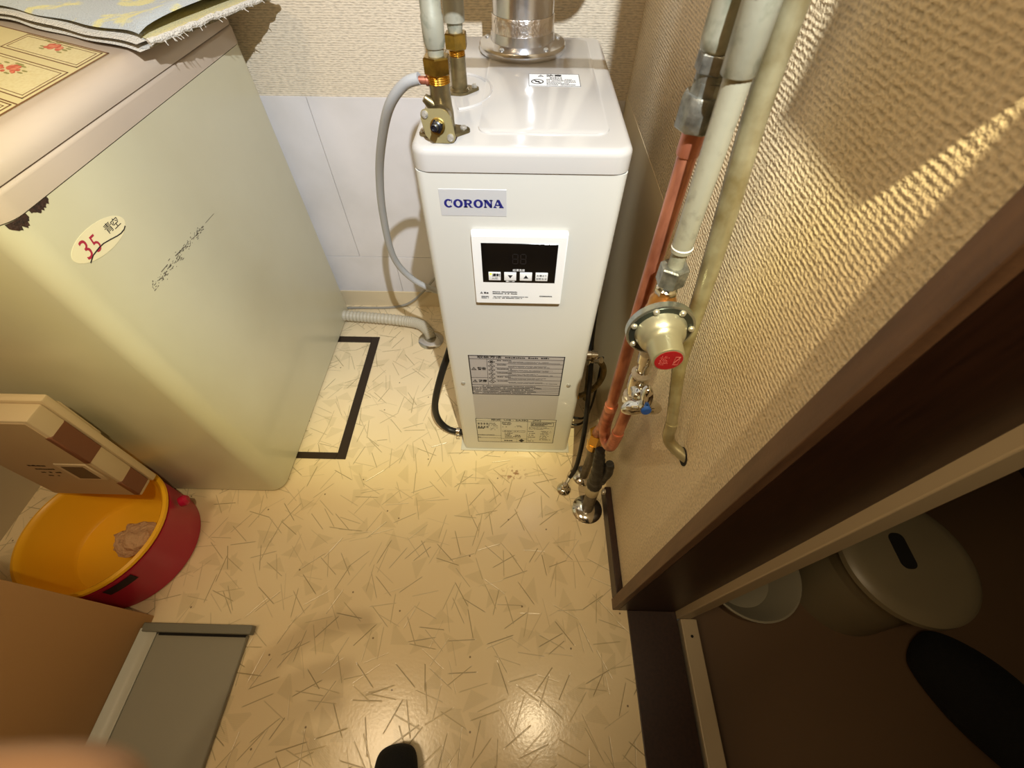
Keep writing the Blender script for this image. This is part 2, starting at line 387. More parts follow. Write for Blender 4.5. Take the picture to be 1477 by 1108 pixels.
def ring_polys(cx, cy, rx, ry, ix, iy, a0=0, a1=2*PI, n=28):
    out = []
    for i in range(n):
        s, t = a0+(a1-a0)*i/n, a0+(a1-a0)*(i+1)/n
        out.append([(cx+rx*math.cos(s), cy+ry*math.sin(s)), (cx+rx*math.cos(t), cy+ry*math.sin(t)), (cx+ix*math.cos(t), cy+iy*math.sin(t)), (cx+ix*math.cos(s), cy+iy*math.sin(s))])
    return out
def wordmark(x0, x1, y0, y1):
    """CORONA in wide slab letters"""
    P = []; H = 1.0
    def C(x): return ring_polys(x+.62, .5, .62, .54, .28, .36, math.radians(48), math.radians(318))+[[(x+1.0, .58), (x+1.12, .58), (x+1.12, 1.0), (x+1.0, .92)]]
    def O(x): return ring_polys(x+.66, .5, .66, .54, .29, .36)
    def Rr(x):
        o = [R4(x, 0, x+.55, .13), R4(x, .87, x+.5, 1), R4(x+.10, 0, x+.46, 1), R4(x+.4, .87, x+.75, 1), R4(x+.4, .42, x+.75, .55)]
        o += ring_polys(x+.75, .71,   .43, .29, .10, .13, -PI/2, PI/2, 14)
        o += [[(x+.55, .45), (x+.85, .45), (x+1.12, .06), (x+1.3, .06), (x+1.3, 0), (x+.9, 0)]]; return o
    def N(x): return [R4(x, 0, x+.42, .13), R4(x+.12, 0, x+.31, 1), [(x, 1), (x, .87), (x+.12, .87), (x+.88, 0), (x+1.14, 0), (x+1.14, .25), (x+.50, 1)], R4(x+.95, .1, x+1.14, 1), R4(x+.82, .87, x+1.26, 1)]
    def A(x): return [[(x+.08, .1), (x+.24, .1), (x+.62, .85), (x+.62, 1.02), (x+.52, 1.02)], [(x+.46, 1.02), (x+.84, 1.02), (x+1.34, .1), (x+.92, .1)], R4(x+.34, .28, x+.95, .42), R4(x, 0, x+.42, .13), R4(x+.8, 0, x+1.42, .13)]
    x = 0
    for f, a in ((C, 1.28), (O, 1.42), (Rr, 1.38), (O, 1.42), (N, 1.34), (A, 1.42)):
        P += f(x); x += a
    sx, sy = (x1-x0)/x, (y1-y0)
    return [[(x0+a*sx, y0+b*sy) for a, b in p] for p in P]
def dashes(x0, x1, y0, y1, rows, seed, fill=.8, hfrac=.5):
    r = random.Random(seed); out = []; h = (y1-y0)/rows
    for i in range(rows):
        y = y1-(i+.5)*h; x = x0; lim = x0+(x1-x0)*r.uniform(.55, 1)*min(1, fill+.2)
        while x < lim:
            ww = h*hfrac*r.uniform(.5, 1.1)
            if r.random() < fill: out.append(R4(x, y-h*hfrac/2, min(x+ww, x1), y+h*hfrac/2*r.uniform(.3, 1)))
            x += ww*1.25
    return out
def outline(x0, y0, x1, y1, t): return [R4(x0, y0, x1, y0+t), R4(x0, y1-t, x1, y1), R4(x0, y0+t, x0+t, y1-t), R4(x1-t, y0+t, x1, y1-t)]
def triangle_sign(cx, cy, s): 
    o = []; pts = [(cx-s, cy-s*.8), (cx+s, cy-s*.8), (cx, cy+s)]; ins = [(cx-s*.62, cy-s*.58), (cx+s*.62, cy-s*.58), (cx, cy+s*.62)]
    for i in range(3): o.append([pts[i], pts[(i+1) % 3], ins[(i+1) % 3], ins[i]])
    o.append(R4(cx-s*.1, cy-s*.25, cx+s*.1, cy+s*.35)); o.append(R4(cx-s*.1, cy-s*.5, cx+s*.1, cy-s*.35)); return o

# ------------------------------------------------------------------ the room
YB, XW = 1.1836, .252
bm = B(); b_box(bm, -1.35, XW+.04, -1.3, YB+.05, -.05, 0); struct('floor', bm, M_FLOOR)
bm = B(); b_box(bm, -1.35, XW+.15, YB, YB+.1, 0, 2.4); struct('wall_back', bm, M_WB)
bm = B(); b_box(bm, XW, .40, .1985, YB, 0, 2.4); struct('wall_right', bm, M_WR)
bm = B(); b_box(bm, XW, .40, -1.3, .1985, 2.02, 2.4); b_box(bm, XW, .40, -1.3, -.72, 0, 2.02); struct('wall_right', bm, M_WR)
bm = B(); b_box(bm, -1.4, -1.3, -1.3, YB, 0, 2.4); struct('wall_left', bm, M_PLAIN)
bm = B(); b_box(bm, -1.4, 1.6, -1.4, -1.3, -.1, 2.4); struct('wall_front', bm, M_PLAIN)
bm = B(); b_box(bm, -1.4, 1.6, -1.4, 1.3, 2.4, 2.5); struct('ceiling', bm, M_CEIL)
# bathroom beyond the opening
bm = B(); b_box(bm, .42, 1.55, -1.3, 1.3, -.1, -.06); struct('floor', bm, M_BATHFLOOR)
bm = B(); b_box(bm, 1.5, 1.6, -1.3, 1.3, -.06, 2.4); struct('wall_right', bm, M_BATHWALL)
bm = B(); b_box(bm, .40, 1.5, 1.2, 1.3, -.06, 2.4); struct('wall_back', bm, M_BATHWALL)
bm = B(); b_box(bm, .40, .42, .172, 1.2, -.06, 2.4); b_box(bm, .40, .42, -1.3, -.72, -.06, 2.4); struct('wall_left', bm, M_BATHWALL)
# skirtings, white board, casing, jamb, sill
bm = B(); b_box(bm, -1.3, XW, YB-.006, YB, 0, .069, .001); struct('baseboard_back', bm, M_BEIGEBASE)
bm = B(); b_box(bm, .2355, XW, .2, .457, 0, .052, .002); struct('baseboard_right', bm, M_BROWN)
# white boards fixed on the lower wall: four panels with open joints
bo = bpy.data.objects.new('trim_1', None); COL.objects.link(bo); bo['kind'] = 'structure'
for x0, x1, z0, z1 in ((-1.29, -.535, .2185, .688), (-.5335, XW-.001, .2185, .688), (-1.29, -.42, .069, .217), (-.4185, XW-.001, .069, .217)):
    bm = B(); b_box(bm, x0, x1, YB-.0035, YB, z0, z1, .0006, 1); obj('panel', bm, M_WHITEBOARD, bo, False)
bm = B(); b_box(bm, XW-.0008, XW, .62, YB-.0035, .069, .70); obj('panel', bm, M_BEIGEBASE, bo, False)
bm = B(); b_box(bm, .2335, .2472, .175, .1985, 0, 2.05, .001); struct('trim_2', bm, M_CASING)
bm = B(); b_box(bm, .2472, .378, .1748, .1985, 0, 2.05); struct('trim_3', bm, M_BROWN)
bm = B(); b_box(bm, .2665, .3775, -.72, .1744, 0, .006, .001); struct('trim_4', bm, M_BROWN)
bm = B(); b_box(bm, .378, .410, .160, .1985, 0, 2.05, .002); struct('trim_5', bm, M_FRAME)
bm = B(); b_box(bm, .3845, .421, -.72, .1595, -.06, .010, .002); o = struct('trim_6', bm, M_FRAME)
bm = B(); b_cyl(bm, (.403, .125, .0099), (.403, .125, .0115), .003, n=10); obj('screw', bm, M_HOLE, o)

# ------------------------------------------------------------------ floor hatch
t = thing('floor_hatch', 'floor access hatch edged with dark bronze strips, partly under the washing machine', 'hatch', (-.72, .78, 0))
hx0, hx1, hy0, hy1, hw = -.97, -.4855, .5425, 1.0165, .027
for a in ((hx1-hw, hx1, hy0, hy1), (hx0, hx0+hw, hy0, hy1), (hx0+hw, hx1-hw, hy0, hy0+hw*.75), (hx0+hw, hx1-hw, hy1-hw, hy1)):
    part('frame_strip', M_HATCH, t, lambda b: b_box(b, a[0], a[1], a[2], a[3], .0003, .0035, .0008, 1), False)
part('lid_panel', M_FLOOR, t, lambda b: b_box(b, hx0+hw, hx1-hw, hy0+hw*.75, hy1-hw, .0002, .0016), False)

# ------------------------------------------------------------------ water heater
t = heater = thing('water_heater', 'white upright oil water heater against the back wall with black control screen', 'water heater', (0, .82, 0))
FX = (1, 0, 0); FZ = (0, 0, 1); FY = .585
part('base_plate', M_HW, t, lambda b: b_box(b, -.158, .154, .580, 1.05, 0, .005, .001, 1), False)
part('body', M_HW, t, lambda b: b_plate(b, rrect(-.149, .149, FY, 1.06, .013), .006, .8095))
part('top_cover', M_LID, t, lambda b: b_loft(b, -.151, .151, FY-.002, 1.062, .024, .811, .8425, .010))
part('raised_panel', M_LID, t, lambda b: b_plate(b, rrect(-.062, .122, .628, 1.035, .018), .842, .8445, .002, 2))
part('seam_gasket', M_INK, t, lambda b: b_plate(b, rrect(-.1475, .1475, FY+.0015, 1.058, .013), .809, .8115), False)
def ringmark(b):
    pts = [(-.112+.062*math.cos(a), .778+.075*math.sin(a), .8428) for a in [math.radians(-75+k*10) for k in range(17)]]
    b_tube(b, pts, .003, 6)
part('embossed_ring', M_LID, t, ringmark)
# control panel
cp = bpy.data.objects.new
def cpanel(b):
    pr = [(FY, .577), (.575, .5785), (.575, .7170), (.5780, .7218), (FY, .7228)]
    a = [b.verts.new((-.0758, y, z)) for y, z in pr]; c = [b.verts.new((.0748, y, z)) for y, z in pr]; n = len(pr)
    b.faces.new(a); b.faces.new(c[::-1])
    for i in range(n): b.faces.new((a[i], c[i], c[(i+1) % n], a[(i+1) % n]))
    bmesh.ops.bevel(b, geom=b.edges[:], offset=.0012, segments=2, affect='EDGES')
cpn = part('control_panel', M_PANEL, t, cpanel, True, 30)
py = .575
part('screen', M_BLACKGLASS, cpn, lambda b: b_box(b, -.0615, .0607, py-.0006, py+.001, .627, .7045, .0003, 1), False)
for x0, x1 in ((-.0514, -.0311), (-.0252, -.0048), (.0011, .0217), (.0274, .0480)):
    part('button', M_PANEL, cpn, lambda b: b_box(b, x0, x1, py-.0022, py-.0004, .6325, .6492, .0006, 2))
sO = lambda y: (0, y, 0)
yb_ = py-.0024
flats('button_mark', [[(-.0190, .6440), (-.0150, .6375), (-.0110, .6440)], [(.0073, .6378), (.0155, .6378), (.0114, .6443)]], M_INK, cpn, sO(yb_+.0002), FX, FZ)
text('運転', .0068, (-.0385, yb_, .6434), FX, FZ, M_INK, cpn, bold=.0002)
text('入/切', .0044, (-.0412, yb_, .6367), FX, FZ, M_INK, cpn)
text('お湯はり', .0042, (.0377, yb_, .6436), FX, FZ, M_INK, cpn, width=.0165)
text('お知らせ', .0042, (.0377, yb_, .6372), FX, FZ, M_INK, cpn, width=.0175)
part('led', M_LED, cpn, lambda b: b_cyl(b, (-.0478, py-.0024, .6460), (-.0478, py-.0018, .6460), .0019, n=14))
ys = py-.0008
text('給湯温度', .0050, (-.0008, ys, .6530), FX, FZ, M_PANEL, cpn, width=.020)
flats('lettering', [[(-.0228, .6297), (-.0208, .6309), (-.0208, .6285)], R4(-.0205, .6288, -.018, .6306)]+dashes(-.017, -.006, .6285, .6308, 1, 5), M_PANEL, cpn, sO(ys+.0002), FX, FZ)
def seg8(cx, cz, w, h, th):
    o = []
    for zz in (cz, cz+h/2, cz-h/2): o.append(R4(cx-w/2+th, zz-th/2, cx+w/2-th, zz+th/2))
    for xx in (cx-w/2, cx+w/2):
        for zz in (cz+h/4, cz-h/4): o.append(R4(xx-th/2, zz-h/4+th, xx+th/2, zz+h/4-th))
    return o
flats('digits', seg8(-.0068, .6755, .0085, .0185, .0010)+seg8(.0062, .6755, .0085, .0185, .0010), M_SEGMENT, cpn, sO(ys+.0002), FX, FZ)
flats('lettering', triangle_sign(-.0655, .6035, .0024)+dashes(-.061, -.049, .601, .606, 1, 3, .95, .8)+dashes(-.046, .018, .600, .608, 2, 8, .95, .5)+dashes(-.066, -.049, .590, .5965, 2, 9, .9, .6)+dashes(-.046, .036, .590, .5965, 2, 11, .85, .45), M_INK, cpn, sO(py-.0004), FX, FZ)
flats('lettering', wordmark(.0365, .0590, .5962, .5985), M_INK, cpn, sO(py-.0004), FX, FZ)
# maker plate
lp = part('maker_plate', M_SILVERLABEL, t, lambda b: b_box(b, -.1187, -.0207, FY-.0006, FY+.001, .7445, .7862, .0002, 1), False)
flats('lettering', wordmark(-.1125, -.0250, .7585, .7708), M_BLUEINK, lp, sO(FY-.0008), FX, FZ)
# warning label
wl = part('warning_label', M_GREYLABEL, t, lambda b: b_box(b, -.1050, .1010, FY-.0005, FY+.001, .2800, .4225, .0001, 1), False)
yo = FY-.0007
L_ = outline(-.105, .28, .101, .4225, .0022)+[R4(-.105, .4095, .101, .4105)]
for z in (.395, .3805, .366, .352, .337): L_.append(R4(-.0475, z, .101, z+.0008))
L_ += [R4(-.105, .3445, -.0655, .3453), R4(-.105, .3175, .101, .3185), R4(-.105, .309, .101, .3096), R4(-.08, .28, -.0793, .318), R4(-.066, .3175, -.0652, .4105)]
for z in (.303, .2965, .290): L_.append(R4(-.079, z, .101, z+.0005))
L_ += triangle_sign(-.0955, .3765, .0058)+triangle_sign(-.0955, .3315, .0058)
for i, z in enumerate((.401, .387, .373, .3585, .3445, .331)):
    L_ += [[(-.0640, z), (-.0560, z-.0065), (-.0555, z-.0055), (-.0625, z)], [(-.0640, z), (-.0560, z+.0065), (-.0555, z+.0055), (-.0625, z)], [(-.0480, z), (-.0560, z-.0065), (-.0565, z-.0055), (-.0495, z)], [(-.0480, z), (-.0560, z+.0065), (-.0565, z+.0055), (-.0495, z)]]
    L_ += [R4(-.059, z-.0025, -.053, z+.0025)] if i == 0 else [[(-.0595, z+.003), (-.0580, z+.0038), (-.0525, z-.003), (-.0540, z-.0038)]]
for i, z in enumerate((.3965, .382, .3675, .3535, .339, .3235)):
    L_ += dashes(-.044, -.012, z+.0075, z+.0118, 1, 20+i, .95, .7)+dashes(-.020, .095, z+.0005, z+.0075, 2, 40+i, .9, .4)
L_ += dashes(-.103, -.082, .284, .309, 5, 70, .95, .5)+dashes(-.078, .098, .283, .3165, 5, 71, .9, .4)
flats('lettering', L_, M_INK, wl, (0, yo+.0002, 0), FX, FZ)
text('取扱方法', .0092, (-.060, yo, .4162), FX, FZ, M_INK, wl, width=.052, bold=.0002)
flats('lettering', dashes(-.026, .078, .4125, .4198, 1, 77, .97, .62), M_INK, wl, (0, yo+.0002, 0), FX, FZ)
text('警告', .0105, (-.0780, yo, .3765), FX, FZ, M_INK, wl, width=.019, bold=.0003)
text('注意', .0105, (-.0780, yo, .3315), FX, FZ, M_INK, wl, width=.019, bold=.0003)
part('blank_label', M_MIDLABEL, t, lambda b: b_box(b, -.1048, .1008, FY-.0004, FY+.001, .1712, .2799, .0001, 1), False)
rl = part('rating_label', M_CREAMLABEL, t, lambda b: b_box(b, -.1055, .1045, FY-.0005, FY+.001, .0480, .1710, .0001, 1), False)
L_ = outline(-.1055, .048, .1045, .171, .0014)+[R4(-.1055, .1585, .1045, .1592), R4(-.0405, .048, -.0398, .1585), R4(.030, .048, .0307, .1585)]
L_ += outline(.039, .137, .099, .156, .001)+outline(-.036, .105, .025, .113, .0006)+[R4(-.1055, .084, -.0405, .0846), R4(-.1055, .07, -.0405, .0706), R4(-.04, .0685, .03, .0691), R4(.003, .048, .0035, .0685)]
r_ = random.Random(4)
for ix in range(4):
    for iz in range(2): 
        x = -.1005+ix*.0075; z = .150-iz*.0165; L_ += [R4(x, z-.010, x+.0022, z), R4(x+.0035, z-.010, x+.0045, z), R4(x, z-.005, x+.004, z-.0042)]
L_ += dashes(-.102, -.080, .119, .126, 1, 60, .95, .8)+dashes(-.074, -.046, .132, .152, 3, 61, .75, .35)+dashes(-.070, -.044, .112, .128, 3, 62, .6, .3)+dashes(-.104, -.043, .0855, .0885, 1, 63, .95, .7)+dashes(-.104, -.095, .0715, .0755, 1, 64, 1, .7)
L_ += dashes(-.037, -.008, .140, .156, 3, 65, .95, .6)+dashes(-.036, -.01, .128, .134, 1, 66, .5, .5)+dashes(-.003, .027, .130, .139, 2, 67, .8, .5)+dashes(-.035, .022, .1065, .1115, 1, 68, .6, .5)+dashes(-.03, -.008, .072, .102, 4, 69, .9, .5)+dashes(-.007, .022, .076, .091, 2, 72, .95, .6)+dashes(-.032, .0, .053, .063, 1, 73, .9, .6)
L_ += [[(.016, .0495), (.024, .0585), (.016, .0675), (.008, .0585)]]
L_ += dashes(.041, .097, .139, .154, 3, 74, .98, .7)+dashes(.035, .1, .120, .134, 3, 75, .8, .4)+dashes(.033, .06, .053, .116, 6, 76, .6, .3)+dashes(.066, .1, .062, .115, 8, 78, .7, .35)
flats('lettering', L_, M_INK, rl, (0, yo+.0002, 0), FX, FZ)
text('形式  UIB - SA382   (FK)', .0085, (0, yo, .1648), FX, FZ, M_INK, rl, width=.130, bold=.0001)
for x, z in ((-.1238, .3215), (.1187, .3215)):
    sc = part('screw', M_SCREW, t, lambda b: b_lathe(b, (x, FY, z), (0, -1, 0), [(0, .0050), (.0015, .0050), (.0030, .0036), (.0036, .0015)], 18))
# caution label on the lid
cl_ = part('caution_label', M_PANEL, t, lambda b: b_box(b, .0090, .0930, .795, .848, .8443, .8448), False)
zt = .8449
flats('lettering', outline(.009, .795, .093, .848, .0008)+triangle_sign(.0290, .8395, .005)+ring_polys(.023, .814, .0105, .0105, .0085, .0085, n=18)+[[(.016, .820), (.018, .822), (.030, .808), (.028, .806)], R4(.0195, .812, .0265, .8165)]+dashes(.044, .072, .828, .833, 1, 80, .95, .8)+dashes(.038, .091, .798, .827, 5, 81, .95, .5), M_INK, cl_, (0, 0, zt-.0002), FX, (0, 1, 0))
text('注意', .0105, (.051, .8395, zt), FX, (0, 1, 0), M_INK, cl_, width=.026, bold=.0003)

# ------------------------------------------------------------------ flue
fc = (-.003, .975)
t = thing('flue_pipe', 'shiny stainless flue pipe with foil tape rising from the heater top', 'flue', (fc[0], fc[1], .8445))
fl = part('flange', M_STEEL, t, lambda b: b_lathe(b, (*fc, .8445), (0, 0, 1), [(0, .078), (.002, .0795), (.010, .0795), (.0125, .0775), (.0135, .066), (.016, .0585), (.030, .0575)], 48))
part('duct', M_STEEL, t, lambda b: b_lathe(b, (*fc, .870), (0, 0, 1), [(0, .0545), (.5, .0545)], 48))
part('foil_tape', M_FOIL, t, lambda b: b_lathe(b, (*fc, .858), (0, 0, 1), [(0, .0582), (.004, .0572), (.018, .0556), (.038, .0560), (.040, .0550)], 48, False))
for a in (-122, -52, 15, 165):
    x = fc[0]+.068*math.cos(math.radians(a)); y = fc[1]+.068*math.sin(math.radians(a))
    part('screw', M_SCREW, fl, lambda b: b_lathe(b, (x, y, .8580), (0, 0, 1), [(0, .0042), (.0015, .0042), (.0028, .0025)], 12))

# ------------------------------------------------------------------ valve assembly on the heater top (front)
vx, vy = -.1075, .632
t = thing('relief_valve', 'brass relief valve with screwed oval cover standing on the heater top front corner', 'valve', (vx, vy, .8425))
def oval(cx, cy, rx, ex, er, n=10):
    """oval flange outline with an ear at each end along x"""
    pts = []
    for sgn in (1, -1):
        for i in range(n+1):
            a = -PI/2*.75+PI*.75*i/n
            pts.append((cx+sgn*(ex+er*math.cos(a)), cy+sgn*er*math.sin(a)))
        for i in range(1, n):
            a = math.radians(50)+math.radians(80)*i/n
            pts.append((cx+sgn*rx*math.cos(a), cy+sgn*rx*math.sin(a)))
    return pts
def rotz(b, ang, c): bmesh.ops.rotate(b, verts=b.verts[:], cent=c, matrix=Matrix.Rotation(ang, 3, 'Z'))
def mountplate(b): b_plate(b, oval(vx, vy-.004, .021, .027, .008), .8428, .8468, .001, 1); rotz(b, math.radians(12), (vx, vy, .845))
bp_ = part('mounting_plate', M_DULLBRASS, t, mountplate)
for sgn in (-1, 1):
    part('screw', M_SCREW, bp_, lambda b: b_lathe(b, (vx+sgn*.027*math.cos(.21), vy-.004+sgn*.027*math.sin(.21), .8466), (0, 0, 1), [(0, .0050), (.002, .0048), (.0035, .003)], 12))
part('stain', M_RUST, t, lambda b: b_plate(b, [(vx-.018+.036*k/9, vy-.022-.006*abs(math.sin(k*1.9))) for k in range(10)]+[(vx+.020, vy-.010), (vx-.030, vy-.006), (vx-.032, vy-.013)], .8426, .8429), False)
def vbody(b):
    b_lathe(b, (vx, vy, .8465), (0, 0, 1), [(0, .0165), (.006, .0150), (.020, .0150), (.030, .0138), (.048, .0130), (.056, .0135)], 24)
    b_lathe(b, (vx, vy-.002, .866), (-.05, -1, .15), [(0, .013), (.024, .015)], 20)
part('body', M_DULLBRASS, t, vbody)
fo = Vector((vx-.003, vy-.0285, .8615)); fn = Vector((-.05, -1, .30)).normalized(); fxx, fyy = frame_for(fn)
if fxx.x < 0: fxx, fyy = -fxx, -fyy
if fyy.z < 0: fyy = -fyy
def facem(bm_fn, ang=0):
    Mx = Matrix(((fxx.x, fyy.x, fn.x, fo.x), (fxx.y, fyy.y, fn.y, fo.y), (fxx.z, fyy.z, fn.z, fo.z), (0, 0, 0, 1)))
    return Mx @ Matrix.Rotation(ang, 4, 'Z')
def faceplate(b): b_plate(b, oval(0, 0, .0200, .0195, .0068), -.0022, .0022, .0008, 1, M=facem(None, math.radians(-38)))
fp = part('cover_plate', mat('olive_brass', (164, 152, 108), .36, .6), t, faceplate)
for sgn in (-1, 1):
    c = facem(None, math.radians(-38)) @ Vector((sgn*.0205, 0, .0020))
    part('screw', M_SCREW, fp, lambda b: b_lathe(b, c, fn, [(0, .0046), (.0020, .0046), (.0040, .0025)], 12))
part('collar', M_BRASS, t, lambda b: b_lathe(b, fo+fn*.002, fn, [(0, .0098), (.0025, .0098), (.003, .0085)], 24))
def vknob(b):
    b_lathe(b, fo+fn*.003, fn, [(0, .0072), (.009, .0066), (.010, .0050)], 16)
    b_lathe(b, fo+fn*.012, fn, [(0, .0044), (.014, .0044), (.0145, .0030), (.012, .0026)], 14)
    for k in range(4):
        a = k*PI/2+.4; b_cyl(b, fo+fn*.004+(fxx*math.cos(a)+fyy*math.sin(a))*.006, fo+fn*.010+(fxx*math.cos(a)+fyy*math.sin(a))*.006, .0022, n=8)
part('knob', mat('black_plastic', (18, 18, 26), .3), t, vknob, label='black knob at the middle of the cover')
part('thread', M_BRIGHTBRASS, t, lambda b: b_lathe(b, (vx, vy, .902), (0, 0, 1), [(k*.0012, .0132 if k % 2 else .0142) for k in range(10)], 24))
part('hose_nipple', M_COPPER2, t, lambda b: b_lathe(b, (vx-.006, vy, .903), (-1, 0, .04), [(0, .006), (.010, .006), (.011, .0046), (.022, .0046)], 16))
part('side_boss', M_DULLBRASS, t, lambda b: b_lathe(b, (vx-.004, vy-.003, .872), (-.9, -.1, .75), [(0, .009), (.012, .008), (.022, .005)], 14))

# ------------------------------------------------------------------ second union (rear) on the heater top
ux, uy = -.100, .775
t = thing('pipe_union', 'brass pipe union with flanged foot standing behind the relief valve', 'pipe union', (ux, uy, .8425))
def foot2(b): b_plate(b, oval(ux, uy, .019, .024, .007), .8428, .8462, .0008, 1); rotz(b, math.radians(20), (ux, uy, .844))
f2 = part('mounting_plate', M_DULLBRASS, t, foot2)
for sgn in (-1, 1):
    part('screw', M_SCREW, f2, lambda b: b_lathe(b, (ux+sgn*.024*math.cos(.35), uy+sgn*.024*math.sin(.35), .8460), (0, 0, 1), [(0, .0048), (.003, .0048), (.0045, .003)], 6))
part('body', M_DULLBRASS, t, lambda b: b_lathe(b, (ux, uy, .846), (0, 0, 1), [(0, .016), (.003, .0125), (.040, .0118), (.044, .0125)], 22))
part('thread', M_BRIGHTBRASS, t, lambda b: b_lathe(b, (ux, uy, .889), (0, 0, 1), [(k*.0012, .0112 if k % 2 else .0122) for k in range(8)], 22))

# ------------------------------------------------------------------ lined steel pipes
AX, AY = .1765, .400
CX_, CY_ = .1655, .440
Z1, Z2 = 1.062, 1.111
t = thing('supply_pipe', 'grey lined steel pipe with white ring joining pressure regulator to relief valve', 'pipe', (AX, AY, .775))
path = bend((AX, AY, .822), (.1665, AY, Z1), (.1665, .52, Z1), .03)[:-1]
path += bend((.1665, .52, Z1), (.1665, .632, Z1), (0, .632, Z1), .03)[1:-1]
path += bend((0, .632, Z1), (vx, .632, Z1), (vx, vy, .945), .03)[1:]
part('pipe', M_GALV2, t, lambda b: b_tube(b, path, .0112, 18))
part('riser', M_GALV2, t, lambda b: b_cyl(b, (.1665, AY, Z1-.03), (.1665, AY, 2.39), .0135))
part('white_ring', M_PANEL, t, lambda b: b_lathe(b, (AX, AY, .826), (-.045, 0, 1), [(0, .0114), (.0006, .0117), (.0016, .0117), (.002, .0114)], 24), label='thin white ring around the pipe')
part('socket', M_GALV, t, lambda b: b_lathe(b, (AX-.0077, AY, .985), (-.04, 0, 1), [(0, .0128), (.001, .0136), (.06, .0136)], 22))
part('socket', M_GALV, t, lambda b: b_lathe(b, (vx, vy, .938), (0, 0, 1), [(0, .0112), (.006, .0128), (.030, .0132), (.032, .0122), (.10, .0122)], 22), label='dimpled lower end of the pipe above the brass nut')
part('neck', M_GALV, t, lambda b: b_cyl(b, (vx, vy, .920), (vx, vy, .942), .0098))
part('nut', M_BRASS, t, lambda b: b_hex(b, (vx, vy, .9115), (vx, vy, .930), .0178), label='brass hex nut over the relief valve')
part('neck', M_GALV, t, lambda b: b_cyl(b, (AX+.0003, AY, .795), (AX, AY, .826), .0088))
part('nut', M_MALL, t, lambda b: b_hex(b, (AX+.0005, AY, .777), (AX+.0004, AY, .802), .0170), label='grey hex nut above the regulator')
t = thing('hot_pipe', 'grey lined steel pipe rising from the rear brass union behind the relief valve', 'pipe', (ux, uy, .93))
path = bend((ux, uy, .93), (ux, uy, Z2), (0, uy, Z2), .03)[:-1] + bend((0, uy, Z2), (.115, uy, Z2), (.115, uy, 2.39), .035)[1:]
part('pipe', M_GALV2, t, lambda b: b_tube(b, path, .0150, 18))
part('nut', M_BRASS, t, lambda b: b_hex(b, (ux, uy, .8985), (ux, uy, .918), .0172), label='brass hex nut on the rear union')
part('neck', M_GALV, t, lambda b: b_cyl(b, (ux, uy, .915), (ux, uy, .935), .010, .0125))
t = thing('grey_riser', 'grey lined pipe with rounded end and heavy union nut above the copper pipe', 'pipe', (CX_, CY_, .93))
part('pipe', M_GALV2, t, lambda b: b_tube(b, [(CX_-.003, CY_, .998), (CX_-.002, CY_, 1.12), (CX_+.001, CY_, 1.25), (CX_+.001, CY_, 2.39)], .0150, 18))
part('pipe_end', M_GALV, t, lambda b: b_lathe(b, (CX_-.003, CY_, .988), (0, 0, 1), [(0, .0120), (.004, .0160), (.012, .0168), (.12, .0168)], 24), label='rounded white-grey lower end of the pipe')
part('nut', M_MALL, t, lambda b: b_hex(b, (CX_-.002, CY_, .9745), (CX_-.002, CY_, .990), .0168))
part('neck', M_MALL, t, lambda b: b_cyl(b, (CX_-.002, CY_, .955), (CX_-.002, CY_, .976), .0135))
part('nut', M_MALL, t, lambda b: b_lathe(b, (CX_-.001, CY_, .957), (0, 0, 1), [(0, .0160), (.012, .0150)], 8))
part('union_nut', M_MALL, t, lambda b: b_lathe(b, (CX_-.001, CY_, .930), (0, 0, 1), [(0, .0195), (.002, .0212), (.026, .0212), (.029, .0195)], 8), label='large grey eight-sided union nut')

# ------------------------------------------------------------------ copper pipe
t = thing('copper_pipe', 'scorched copper pipe with U-bend running down to brass nut by right wall', 'pipe', (CX_, CY_, .36))
CB = Vector((.1755, CY_, .400)); SB = Vector((.1872, AY, .415))
part('pipe', M_COPPER, t, lambda b: b_tube(b, [CB, (.1690, CY_, .66), (CX_-.001, CY_, .932)], .0098, 18))
part('collar', M_COPPER2, t, lambda b: b_lathe(b, (CX_-.001, CY_, .905), (0, 0, 1), [(0, .0104), (.001, .0112), (.027, .0112)], 20))
part('u_bend', M_COPPER2, t, lambda b: b_tube(b, smooth_path([CB+Vector((0, 0, .06)), CB, (.1780, CY_-.006, .366), (.1820, .420, .354), (.1862, AY+.005, .368), SB, SB+Vector((0, 0, .015))], 5), .0112, 18))
part('solder_ring', M_COPPER, t, lambda b: b_lathe(b, CB+Vector((-.001, 0, .045)), (-.02, 0, 1), [(0, .0116), (.002, .0122), (.014, .0122), (.016, .0114)], 20))
part('stub', M_COPPER, t, lambda b: b_tube(b, [SB, (.1876, AY, .50), (.1878, AY, .535)], .0098, 18))
NB = Vector((.1782, .475, .253))
part('adaptor', M_COPPER2, t, lambda b: b_tube(b, smooth_path([CB+Vector((-.003, .004, .035)), CB+Vector((0, .012, -.03)), NB+Vector((-.001, -.004, .05))], 5), .0095, 16, lambda u, i: .0085+.003*u))
part('nut', M_BRIGHTBRASS, t, lambda b: (b_hex(b, NB+Vector((0, 0, .006)), NB+Vector((0, 0, .048)), .0182), b_cyl(b, NB-Vector((0, 0, .018)), NB+Vector((0, 0, .008)), .0160, .0170, n=16)), label='bright brass union nut')
t = thing('riser_pipe', 'dull steel riser pipe through a round floor plate under the brass nut', 'pipe', (.1905, .507, 0))
part('pipe', M_DARKPIPE, t, lambda b: b_tube(b, [(.1905, .507, 0), (.1870, .488, .15), NB-Vector((0, 0, .016))], .0108, 16))
def escut(b, x, y, r, r0): b_lathe(b, (x, y, 0), (0, 0, 1), [(0, r), (.002, r), (.005, r*.93), (.0085, r0*1.5), (.0105, r0*1.12)], 36)
